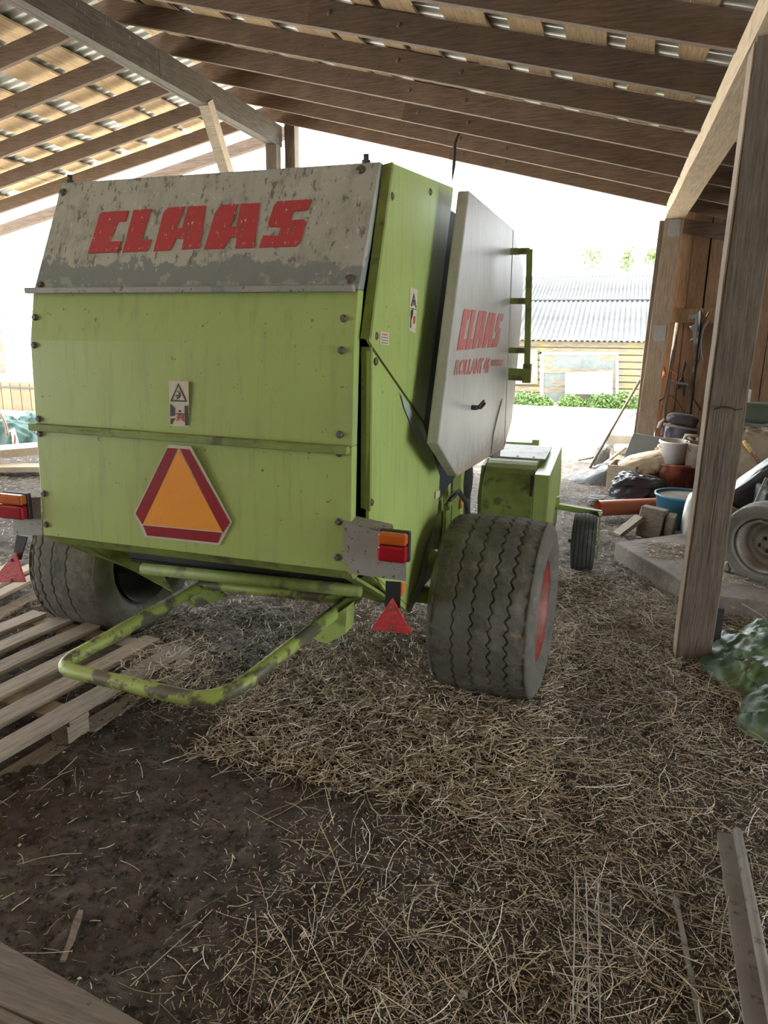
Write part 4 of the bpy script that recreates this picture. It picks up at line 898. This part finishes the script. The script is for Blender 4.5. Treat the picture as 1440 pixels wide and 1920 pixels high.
# wooden boxes beneath
q = at(1133, 915, 'z', .0); 
def obox(name, c, d, rz, m, label):
    t = thing(name, (0, 0, 0), label, 'box'); w_, l_, h_ = d
    for (p_, s_) in (((0, -l_/2, h_/2), (w_, .02, h_)), ((0, l_/2, h_/2), (w_, .02, h_)), ((-w_/2, 0, h_/2), (.02, l_, h_)), ((w_/2, 0, h_/2), (.02, l_, h_))):
        mb = MB(); mb.box(p_, s_); obj('side_board', mb, m, t)
    mb = MB(); mb.box((0, 0, .012), (w_, l_, .02)); obj('bottom', mb, m, t)
    t.location = c; t.rotation_euler = (0, 0, rz)
obox('wooden_box', (.17, 8.05, .03), (.28, .42, .30), -.15, M['pale_wood'], 'open pale wooden box under the woven sack')
obox('wooden_box', (.50, 8.25, .03), (.36, .42, .24), .1, M['greyplank'], 'darker wooden box behind the red tub')
# black foil bag
sack('foil_bag', (.30, 7.55, .15), (.56, .36, .30), (0, .04, .15), M['blackfoil'], 'crumpled black plastic foil behind the orange pipe', 'bag', 12, .16)
sack('foil_bag', (.0, 7.35, .04), (.34, .2, .09), (0, .04, .5), M['greycloth'], 'grey rag on the ground at the end of the orange pipe', 'rag', 14, .2)
# grey cloth sloping to the ground
def gc_h(X, Y):
    m = blobmask(X, Y, -.05, 8.75, .42, .40, 2); return np.where(m > 0, smooth01(m/.2)*(.03 + .16*smooth01((X+.35)/.6) + .35*folds(X, Y, .8, 2)), -1)
cloth('cloth', mat('entrance cloth', (.085, .088, .09), (.06, .062, .065), ns=7, rough=.8, bump=.2), -.7, .6, 8.1, 9.3, gc_h, .02, label='pale grey cloth lying at the barn entrance by the wooden box', cat='cloth')
# leaning grey sheet
mb = MB(); pl = [at(x, y, 'y', 8.75) for x, y in [(1188, 812), (1264, 824), (1250, 872), (1160, 880)]]
mb.prism(pl, (0, .012, .0)); tag(obj('sheet_metal', mb, M['sheetmetal']), 'blue-grey sheet leaning against the board wall', 'sheet')
# stoneware on end by the entrance
t = thing('stone_trough', (.15, 9.9, 0), 'pale square trough standing at the entrance left of the far post', 'trough')
mb = MB(); q = at(1172, 822, 'y', 9.8); mb.box((q.x, 9.95, q.z-.03), (.52, .4, .20)); obj('body', mb, M['tank'], t, bevel=.03)
mb = MB(); mb.lathe([(0, 0), (.17, 0), (.20, q.z-.16), (0, q.z-.15)], (q.x-.05, 9.95, 0), 'z', 24); obj('foot', mb, M['tank'], t)
q = at(1172, 838, 'y', 9.5); mb = MB(); mb.lathe([(0, 0), (.13, 0), (.14, .09), (.13, .10), (0, .10)], (q.x, 9.5, q.z-.08), 'z', 26); tag(obj('round_stone', mb, M['tank']), 'round pale disc resting in front of the trough', 'stone')
mb = MB(); mb.lathe([(0, 0), (.15, 0), (.13, q.z-.09), (0, q.z-.09)], (q.x, 9.5, 0), 'z', 26); tag(obj('log_stump', mb, M['greyplank']), 'short grey stump carrying the round disc', 'stump')
sack('grey_bag', (q.x-.28, 9.55, .15), (.2, .2, .32), (0, .1, 0), M['greycloth'], 'slim grey bag left of the stump at the entrance', 'bag', 18, .1)
# sticks and poles
P_ = [((1090, 905, 8.9), (1150, 800, 8.95), (1200, 712, 9.05), .016, 'bark', 'long thin stick leaning from the ground towards the far post', 'stick'),
      ((1096, 882, 9.3), (1130, 872, 9.3), (1175, 838, 9.2), .018, 'pale_wood', 'pale pole lying at the entrance below the leaning stick', 'pole'),
      ((1118, 893, 8.7), (1140, 878, 8.6), (1172, 858, 8.6), .013, 'whiteplastic', 'thin white rod lying over the pale pole', 'rod'),
      ((1085, 862, 9.9), (1110, 858, 9.8), (1135, 845, 9.8), .02, 'bark', 'knobby branch end poking out at the entrance', 'branch')]
for a, b, c, r, m, lab, cat in P_: bent(cat, [at(a[0], a[1], 'y', a[2]), at(b[0], b[1], 'y', b[2]), at(c[0], c[1], 'y', c[2])], r, M[m], lab, cat)
# things hanging on the board wall
YW = 9.06
def W(x, y, yy=YW): return at(x, y, 'y', yy)
ZS = 1/6.4
def wz(x, y, yy=YW): return at(1180+x*ZS, 560+y*ZS, 'y', yy)
cc = wz(350, 885); mb = MB()
for k in range(5): mb.tube([cc+Vector(((.055+.006*k)*math.cos(t), -.01*k, (.062+.006*k)*math.sin(t))) for t in np.linspace(0, 2*PI, 26)], .006, 6)
mb.tube([wz(300, 830, 8.98), wz(250, 900, 8.97), wz(205, 1080, 8.97), wz(225, 1180, 8.97), wz(250, 1060, 8.97), wz(265, 930, 8.97)], .005, 6)
mb.tube([wz(330, 800, 8.98), wz(420, 860, 8.98), wz(460, 970, 8.98), wz(540, 990, 8.98), wz(575, 920, 8.98), wz(480, 850, 8.98)], .004, 6)
mb.tube([wz(225, 1200, 8.97), wz(190, 1400, 8.97), wz(140, 1610, 8.97)], .004, 6)
mb.tube([wz(350, 1180, 8.98), wz(375, 1350, 8.98), wz(370, 1480, 8.98), wz(310, 1640, 8.98)], .005, 6)
mb.tube([wz(410, 930, 8.98), wz(390, 1150, 8.98), wz(355, 1400, 8.98)], .003, 6)
tag(obj('cord', mb, M['cord'], fixn=False), 'coil of orange cord hanging on the far post', 'cord')
bent('glove', [wz(300, 1000, 8.96), wz(285, 1090, 8.96), wz(300, 1185, 8.96)], [.02, .026, .02], M['whiteplastic'], 'white rag hanging under the orange cord coil', 'rag')
bent('branch', [wz(0, 1420, 8.9), wz(180, 1320, 8.9), wz(400, 1205, 8.95), wz(500, 1160, 9.0), wz(560, 1210, 9.0), wz(740, 1500, 8.9)], .006, M['rust'], 'bent thin wire crossing below the orange cord', 'wire')
bent('pole', [wz(575, 290, 9.08), wz(520, 700, 9.04), wz(420, 1300, 8.95), wz(400, 1640, 8.9)], [.022, .024, .026, .028], M['greyplank'], 'narrow grey batten leaning on the board wall behind the cord', 'batten')
mb = MB(); mb.prism([wz(x, y) for x, y in [(700, 235), (835, 165), (845, 210), (800, 520), (775, 560), (765, 400), (740, 330), (790, 300), (800, 240)]], (0, .02, 0)); mb.tube([wz(725, 330), wz(755, 380)], .006, 6); mb.tube([wz(715, 505), wz(770, 480)], .006, 6)
tag(obj('iron_bracket', mb, M['sheetmetal'], fixn=False), 'blue-grey iron bracket hung on the board wall', 'bracket')
def t2(name, pts, r, m, lab, cat): bent(name, [wz(*p) for p in pts], r, M[m], lab, cat)
t2('iron_bar', [(855, 150), (800, 700), (760, 1050), (725, 1420)], .018, 'dark', 'long dark iron bar standing against the board wall', 'bar')
t2('hose', [(955, 160), (880, 300), (860, 480), (840, 700), (780, 900), (770, 1200), (860, 1340)], .008, 'black_plastic', 'black hose hanging on the board wall beside the near post', 'hose')
t2('hose', [(960, 260), (890, 360), (865, 500), (860, 620), (890, 725)], .010, 'brownbag', 'tan curved hose hanging next to the black one', 'hose')
mb = MB(); mb.prism([wz(x, y) for x, y in [(665, 735), (690, 790), (650, 900), (660, 1000), (700, 1010), (695, 1045), (680, 1060), (665, 1170), (640, 1175), (635, 1060), (580, 1100), (575, 1010), (620, 960), (640, 850)]], (0, .025, 0))
tag(obj('shears', mb, M['dark'], fixn=False), 'dark hand tool with a cross handle hung on the board wall', 'tool')
mb = MB(); mb.bar(wz(520, 1000, 9.0), wz(705, 1030, 9.0), .02, .025); tag(obj('hammer', mb, M['dirtsteel']), 'small grey bar hung across the dark hand tool', 'tool')
# seat, handles and frames above the bucket
q = wz(640, 1450, 8.75); sack('seat_cushion', q, (.34, .22, .13), (0, .12, 0), mat('dark pad', (.06, .06, .06), (.035, .035, .035), rough=.8), 'dark grey seat pad standing on the junk heap', 'cushion', 22, .05)
bent('handle_bar', [wz(350, 1560, 8.7), wz(385, 1500, 8.7), wz(430, 1450, 8.7)], [.025, .035, .02], M['greyplank'], 'grey wooden grip poking up in front of the wall', 'handle')
bent('handle_bar', [wz(410, 1505, 8.65), wz(600, 1540, 8.65), wz(840, 1580, 8.65)], .016, M['greyplank'], 'horizontal wooden rail over the seat pad', 'rail')
sack('cloth_bundle', wz(600, 1660, 8.8), (.34, .25, .40), (0, 0, 0), mat('violet grey cloth', (.10, .09, .12), (.05, .045, .06), rough=.9), 'dark violet cloth hanging under the seat pad', 'cloth', 25, .12)
ch = thing('broken_chair', wz(740, 1750, 8.5), 'pale broken chair frame beside the near post', 'chair')
for pts in ([(640, 1850), (690, 2050), (690, 2500)], [(820, 1650), (850, 2100), (850, 2500)], [(610, 1780), (680, 1640), (820, 1650)], [(670, 1850), (760, 1700), (700, 1660)], [(770, 1880), (815, 1700)], [(720, 1840), (790, 1720)]):
    mb = MB(); mb.tube([wz(x, y, 8.5) for x, y in pts], .02, 8); obj('rail', mb, M['pale_wood'], ch)
wb = at(1293, 950, 'y', 6.25); sack('white_bag', Vector((wb.x+.03, 6.25, .20)), (.15, .2, .42), (0, .05, 0), M['whiteplastic'], 'white bulging bag peeping out behind the near post', 'bag', 31, .05)

# right of the near post ------------------------------------------------
def car_wheel(c, R_, rot, label):
    t = thing('car_wheel', (0, 0, 0), label, 'wheel')
    mb = tyre_mesh(R_, .19, R_*.60, [(-.25, .004, .005), (0, .004, .005), (.25, .004, .005)], 40, 160, 50, depth=.007); obj('tyre', mb, M['cartyre'], t, origin=(0, 0, 0), fixn=False)
    r = R_*.60
    mb = MB(); mb.lathe([(r+.006, .085), (r-.004, .088), (r-.014, .07), (r-.022, .0), (r-.03, -.02), (r*.62, -.012), (r*.45, .02), (r*.38, .022), (.03, .022), (.028, .045), (0, .045)], (0, 0, 0), 'x', 40); rim_ = obj('rim', mb, M['carwheel_rim'], t)
    for k in range(4):
        a = 2*PI*k/4+.3; mb = MB(); mb.bolt((.022, r*.25*math.cos(a), r*.25*math.sin(a)), (1, 0, 0), .009, .016); obj('wheel_nut', mb, M['rust'], t)
    for k in range(8):
        a = 2*PI*k/8; mb = MB(); mb.lathe([(0, 0), (.011, 0), (.011, .002), (0, .002)], (-.001, r*.5*math.cos(a), r*.5*math.sin(a)), 'x', 10); obj('rim_hole', mb, M['dark'], rim_)
    t.location = c; t.rotation_euler = rot; return t
wc = at(1441, 1020, 'y', 4.95)
car_wheel((wc.x, wc.y, wc.z), .285, (0, .10, math.radians(-128)), 'dusty car wheel with a steel rim at the right edge')
fr = thing('cart', (wc.x+.25, 5.1, 0), 'dark cart frame carrying the dusty car wheel', 'cart')
mb = MB(); mb.box((wc.x+.36, 5.42, wc.z+.12), (.75, .5, .35)); obj('bed', mb, M['dark'], fr, bevel=.02)
mb = MB(); mb.tube([(wc.x+.02, wc.y+.04, wc.z), (wc.x+.45, wc.y+.42, wc.z)], .03, 12); obj('axle', mb, M['dark'], fr)
mb = MB(); mb.bar((wc.x+.5, 5.45, .0), (wc.x+.5, 5.45, wc.z+.1), .06, .06); obj('leg', mb, M['dark'], fr)
mb = MB(); zz = 1/4.3636
def r5(x, y, yy): return at(1280+x*zz, 740+y*zz, 'y', yy)
mb.tube([r5(690, 680, 5.2), r5(640, 790, 5.2), r5(600, 880, 5.2), r5(530, 950, 5.1), r5(490, 1050, 5.1)], .012, 8); tag(obj('bent_rod', mb, M['dirtsteel']), 'bent metal edge strip above the car wheel', 'rod')
bent('hose', [r5(500, 975, 5.2), r5(440, 1020, 5.15), r5(425, 1100, 5.15), r5(440, 1200, 5.15), r5(435, 1290, 5.15)], .016, M['greycloth'], 'grey bent hose just left of the car wheel', 'hose')
q = r5(560, 780, 5.7); sack('rolled_mat', q+Vector((.04, .0, -.0)), (.85, .30, .28), (0, -.80, -.1), M['blackfoil'], 'black rubber roll slanting above the car wheel', 'roll', 41, .05)
q = r5(405, 985, 5.6); mb = MB(); mb.prism([r5(370, 960, 5.5), r5(400, 925, 5.5), r5(470, 950, 5.5), r5(430, 1030, 5.5)], (0, .2, 0)); tag(obj('wood_wedge', mb, M['pale_wood']), 'pale wedge of wood under the black roll', 'wedge')
q = r5(540, 550, 6.6); sack('plastic_sack', q, (.46, .35, .58), (0, .1, 0), mat('dirty print sack', (.34, .27, .19), (.17, .13, .09), ns=3, rough=.7, bump=.3), 'dirty printed sack behind the near post, tied with yellow rope', 'sack', 44, .10)
q = r5(690, 470, 6.7); sack('plastic_sack', q, (.34, .3, .40), (0, .2, 0), M['brownbag'], 'greyish sack at the right edge beside the printed one', 'sack', 47, .10)
bent('rope', [r5(500, 380, 6.42), r5(530, 430, 6.43), r5(560, 470, 6.42)], .014, M['cord_yellow'], 'yellow rope on the printed sack', 'rope')
bent('rope', [r5(530, 400, 6.42), r5(590, 490, 6.42), r5(640, 580, 6.43)], .010, M['sackcloth'], 'pale twisted rope hanging beside the yellow one', 'rope')
mb = MB(); a = r5(440, 185, 7.0); mb.box((a.x+.62, 7.2, a.z+.0), (1.3, .4, .26), Euler((0, -.03, 0))); tag(obj('trough', mb, M['greenbox'], bevel=.02), 'dark olive metal trough at the right edge above the sacks', 'trough')
q = r5(560, 350, 6.9); sack('cloth_bundle', q+Vector((.15, 0, 0)), (.85, .4, .24), (0, .12, 0), mat('dull green cloth', (.13, .17, .13), (.07, .09, .07), rough=.8), 'dull green cloth below the olive trough', 'cloth', 50, .16)
mb = MB(); mb.box((r5(500, 100, 7.1).x, 7.15, a.z+.13+.055), (.09, .1, .11)); tag(obj('striped_box', mb, M['whiteplastic']), 'small pale box beside the near post above the trough', 'box')
for k, (x0, y0, x1, y1, yy, m, lab) in enumerate([(470, 270, 700, 345, 6.6, 'rust', 'rusty bar under the olive trough'), (600, 410, 700, 412, 6.5, 'pale_wood', 'thin pale stick over the sacks at the right edge')]):
    bent('bar', [r5(x0-60, y0-18, yy), r5(x1+60, y1+8, yy)], .012, M[m], lab, 'bar')
# dark pile filling the corner under the sacks
sack('foil_bag', (1.45, 6.7, .28), (.9, .5, .6), (0, 0, 0), M['blackfoil'], 'dark foil heap under the printed sack', 'bag', 55, .12)
mb = MB(); q = at(1385, 1045, 'z', .13); mb.lathe([(0, 0), (.10, .0), (.13, .02), (.125, .024), (.09, .006), (0, .006)], (q.x-.02, q.y, .125), 'z', 28); tag(obj('lid', mb, M['tank']), 'pale round lid on the slab left of the car wheel', 'lid')
mb = MB(); q = at(1362, 1068, 'z', .13); mb.lathe([(0, 0), (.025, 0), (.03, .02), (.015, .035), (.015, .06), (0, .06)], (q.x, q.y, .122), 'z', 14); tag(obj('fitting', mb, M['bracket']), 'small metal fitting on the slab by the near post', 'fitting')

# ================================================================== FOREGROUND SCRAP
# steel channel with a tube edge
a = at(1349, 1556, 'z', .06); b = at(1405, 1935, 'z', .06); d = (b-a).normalized()
ch = thing('steel_channel', (a.x, a.y, 0), 'muddy steel profile with a rolled edge at the lower right', 'profile')
mb = MB(); s_ = Vector((.022, 0, 0)); mb.bar(a+s_-Vector((0, 0, .01)), b+(b-a)*.4+s_-Vector((0, 0, .01)), .058, .008, nseg=10, jit=.001); obj('flat_strip', mb, M['dirtsteel'], ch)
mb = MB(); mb.tube([a+Vector((.055, 0, .002))+Vector((0, .01, .0)), b+(b-a)*.4+Vector((.062, 0, .002))], .015, 12); obj('rolled_edge', mb, M['dirtsteel'], ch)
# wire mesh
t = thing('wire_mesh', (.1, 1.6, 0), 'piece of welded wire mesh half buried in straw at the lower right', 'mesh')
tl = at(1078, 1640, 'z', .05); 
def gm(x, y): 
    return Vector((x, y, gz(x, y)+.05))
for k, (px, py, qx, qy) in enumerate([(1078, 1640, 1073, 1925), (1099, 1645, 1103, 1925), (1121, 1650, 1124, 1925), (1144, 1672, 1145, 1720)]):
    a = at(px, py, 'z', .03); b = at(qx, qy, 'z', .03); mb = MB(); mb.tube([gm(*(a+(b-a)*i/8).xy) for i in range(9)], .0018, 6); obj('wire', mb, M['meshwire'], t)
for k in range(12):
    y0 = 1640+k*23; a = at(1076, y0, 'z', .03); b = at([1305, 1145, 1145, 1160, 1145, 1130][k] if k < 6 else 1127, y0+[42, 16, 14, 14, 12, 10][min(k, 5)], 'z', .03); mb = MB(); mb.tube([gm(*(a+(b-a)*i/8).xy) for i in range(9)], .0016, 6); obj('wire', mb, M['meshwire'], t)
# perforated strip
a = at(1266, 1672, 'z', .02); b = at(1316, 1930, 'z', .02); mb = MB(); mb.bar(Vector((a.x, a.y, gz(a.x, a.y)+.022)), Vector((b.x, b.y, gz(b.x, b.y)+.022)), .013, .012, nseg=10, jit=.0015); tag(obj('metal_strip', mb, M['dirtsteel']), 'thin metal strip between the wire mesh and the steel profile', 'strip')
# board bottom left
a = at(-30, 1790, 'z', .05); b = at(290, 1960, 'z', .05); mb = MB(); 
p4 = [at(x, y, 'z', .05) for x, y in [(-40, 1742), (300, 1938), (220, 1975), (-60, 1860)]]
mb.prism(p4, (0, 0, -.022)); tag(obj('board', mb, M['greyplank']), 'brown board crossing the lower left corner', 'board')
mb = MB(); mb.tube([(-1.15, .98, .02), (-1.5, 1.02, .02)], .03, 10); mb.bar((-1.02, 1.0, .01), (-1.2, .9, .01), .08, .03); tag(obj('stick', mb, M['greyplank']), 'wood scraps below the corner board', 'wood')
a = at(118, 1803, 'z', .015); b = at(152, 1708, 'z', .03); mb = MB(); mb.bar(Vector((a.x, a.y, gz(a.x, a.y)+.014)), Vector((b.x, b.y, gz(b.x, b.y)+.012)), .016, .007, nseg=5, jit=.003); tag(obj('stick', mb, M['greyplank']), 'flat grey stick poking out from under the corner board', 'stick')
# hanging strap under the rafters
bent('strap', [at(861, 250, 'y', 6.6), at(853, 268, 'y', 6.6), at(851, 310, 'y', 6.6), at(848, 337, 'y', 6.6)], [.012, .014, .016, .006], M['dark'], 'dark strap dangling from a rafter above the baler', 'strap')

# ================================================================== STRAW
def straw(name, n, area, lrange, wrange, seed, label, long_bias=2.0, lift=.02, dens=True, pal=None, zoff=0):
    rg = np.random.default_rng(seed); X = np.empty(0); Y = np.empty(0)
    while len(X) < n:
        x = rg.uniform(area[0], area[1], n*2); y = rg.uniform(area[2]**.5, area[3]**.5, n*2)**2 if area[2] > 0 else rg.uniform(area[2], area[3], n*2)
        k = rg.random(n*2) < (straw_density(x, y) if dens else 1); X = np.concatenate([X, x[k]]); Y = np.concatenate([Y, y[k]])
    X, Y = X[:n], Y[:n]; L = lrange[0] + (lrange[1]-lrange[0])*rg.random(n)**long_bias; Wd = rg.uniform(*wrange, n)
    th = rg.uniform(0, 2*PI, n); cv = rg.normal(0, .55, n); seg = 3
    V = np.zeros((n, (seg+1)*3, 3)); up = np.abs(rg.normal(0, 1, n))
    px, py = X.copy(), Y.copy(); tilt = rg.normal(0, .20, n); base = rg.random(n)**1.5*lift
    h0 = ground_h(X, Y)
    for s in range(seg+1):
        t = s/seg; a = th + cv*(t-.5)
        if s: px = px + np.cos(a)*L/seg; py = py + np.sin(a)*L/seg
        hz = np.maximum(ground_h(px, py), h0 + tilt*L*t*.8) + .003 + base + zoff
        if zoff: hz = zoff + .004 + base
        hw = Wd/2*(1-.25*t)
        nx_, ny_ = -np.sin(a), np.cos(a)
        V[:, s*3+0] = np.stack([px-nx_*hw, py-ny_*hw, hz], 1); V[:, s*3+1] = np.stack([px+nx_*hw, py+ny_*hw, hz], 1); V[:, s*3+2] = np.stack([px, py, hz+hw*1.3], 1)
    q = []
    for s in range(seg):
        for k in range(3): q.append((s*3+k, s*3+(k+1) % 3, (s+1)*3+(k+1) % 3, (s+1)*3+k))
    q = np.array(q); nv = (seg+1)*3; F = (q[None] + (np.arange(n)*nv)[:, None, None]).reshape(-1, 4)
    me = bpy.data.meshes.new(name); me.vertices.add(n*nv); me.vertices.foreach_set('co', V.reshape(-1)); nf = len(F)
    me.loops.add(nf*4); me.loops.foreach_set('vertex_index', F.reshape(-1).astype(np.int32)); me.polygons.add(nf)
    me.polygons.foreach_set('loop_start', np.arange(0, nf*4, 4, dtype=np.int32)); me.update(calc_edges=True)
    pal_ = np.array(pal or [(.66, .57, .41), (.52, .42, .27), (.32, .245, .165), (.15, .12, .09), (.50, .45, .37), (.80, .75, .63)])
    pr_ = np.array([.20, .24, .20, .14, .12, .10]); pr_ = pr_/pr_.sum()
    ci = pal_[rg.choice(len(pal_), n, p=pr_)]*rg.uniform(.75, 1.2, (n, 1)); colr = np.ones((n, nv, 4)); colr[:, :, :3] = ci[:, None, :]
    at_ = me.color_attributes.new('tint', 'FLOAT_COLOR', 'POINT'); at_.data.foreach_set('color', colr.reshape(-1))
    me.materials.append(M['straw']); o = bpy.data.objects.new(name, me); COL.objects.link(o)
    return tag(o, label, 'straw', kind='stuff')
straw('straw_litter', 62000, (-4.0, 2.2, .7, 9.6), (.012, .085), (.0013, .0036), 1, 'loose straw strewn over the barn floor')
straw('straw_litter', 4500, (-2.6, 1.2, .8, 5), (.09, .30), (.0016, .0034), 2, 'long straw stalks lying over the litter', lift=.03)
straw('chaff', 120000, (-3.2, 1.5, .75, 5.5), (.005, .024), (.0012, .0032), 3, 'short chaff between the straw stalks', lift=.006)
straw('straw_litter', 14000, (-1.5, -.1, 2.1, 3.9), (.03, .12), (.002, .0045), 4, 'thick straw under the baler and round its right tyre', lift=.05, dens=False)
straw('straw_litter', 900, (-2.1, -1.75, 2.4, 2.9), (.03, .12), (.002, .004), 6, 'tuft of straw caught on the pallet by the left tyre', lift=.16, dens=False)
straw('straw_litter', 900, (.62, 1.6, 4.75, 5.9), (.02, .10), (.002, .004), 9, 'straw scattered on the concrete slab', lift=.006, dens=False, zoff=.122)
straw('straw_litter', 500, (.32, .62, 5.2, 5.6), (.02, .07), (.002, .004), 10, 'straw scattered on the left end of the concrete slab', lift=.006, dens=False, zoff=.122)
straw('straw_litter', 12000, (-8.5, -3.6, 2.6, 9.6), (.02, .10), (.002, .005), 12, 'straw on the floor along the open left side', lift=.01, dens=False)
# clods, pebbles and pale scraps nobody could count
def crumbs(name, n, area, sr, m, seed, label, flat=.6):
    rg = np.random.default_rng(seed); mb = MB(); vs = []; fs = []
    base = np.array([(1, 0, 0), (-1, 0, 0), (0, 1, 0), (0, -1, 0), (0, 0, 1), (0, 0, -1), (.6, .6, .5), (-.6, .5, .4)]); tri_ = [(0, 2, 4), (2, 1, 4), (1, 3, 4), (3, 0, 4), (2, 0, 5), (1, 2, 5), (3, 1, 5), (0, 3, 5)]
    for i in range(n):
        x = rg.uniform(area[0], area[1]); y = rg.uniform(area[2]**.5, area[3]**.5)**2; s = sr[0]+(sr[1]-sr[0])*rg.random()**2.5
        o = len(vs); j = 1+rg.uniform(-.3, .3, (6, 3)); sc = np.array([s, s*rg.uniform(.5, 1), s*flat]); an = rg.uniform(0, 6.3); c_, s_ = math.cos(an), math.sin(an); z0 = gz(x, y)
        for b in base[:6]*j*sc: vs.append((x+b[0]*c_-b[1]*s_, y+b[0]*s_+b[1]*c_, z0+b[2]+s*.25))
        fs += [tuple(o+q for q in t) for t in tri_]
    mb.add(vs, fs, False); return tag(obj(name, mb, m, fixn=False), label, 'soil', kind='stuff')
crumbs('soil_crumbs', 26000, (-2.4, 1.1, .75, 3.6), (.0022, .011), M['soil'], 5, 'dark crumbs of soil on the floor')
crumbs('pale_scraps', 260, (-2.6, 1.5, .8, 7), (.003, .016), M['whitebits'], 6, 'pale pebbles and feather scraps in the straw', .5)
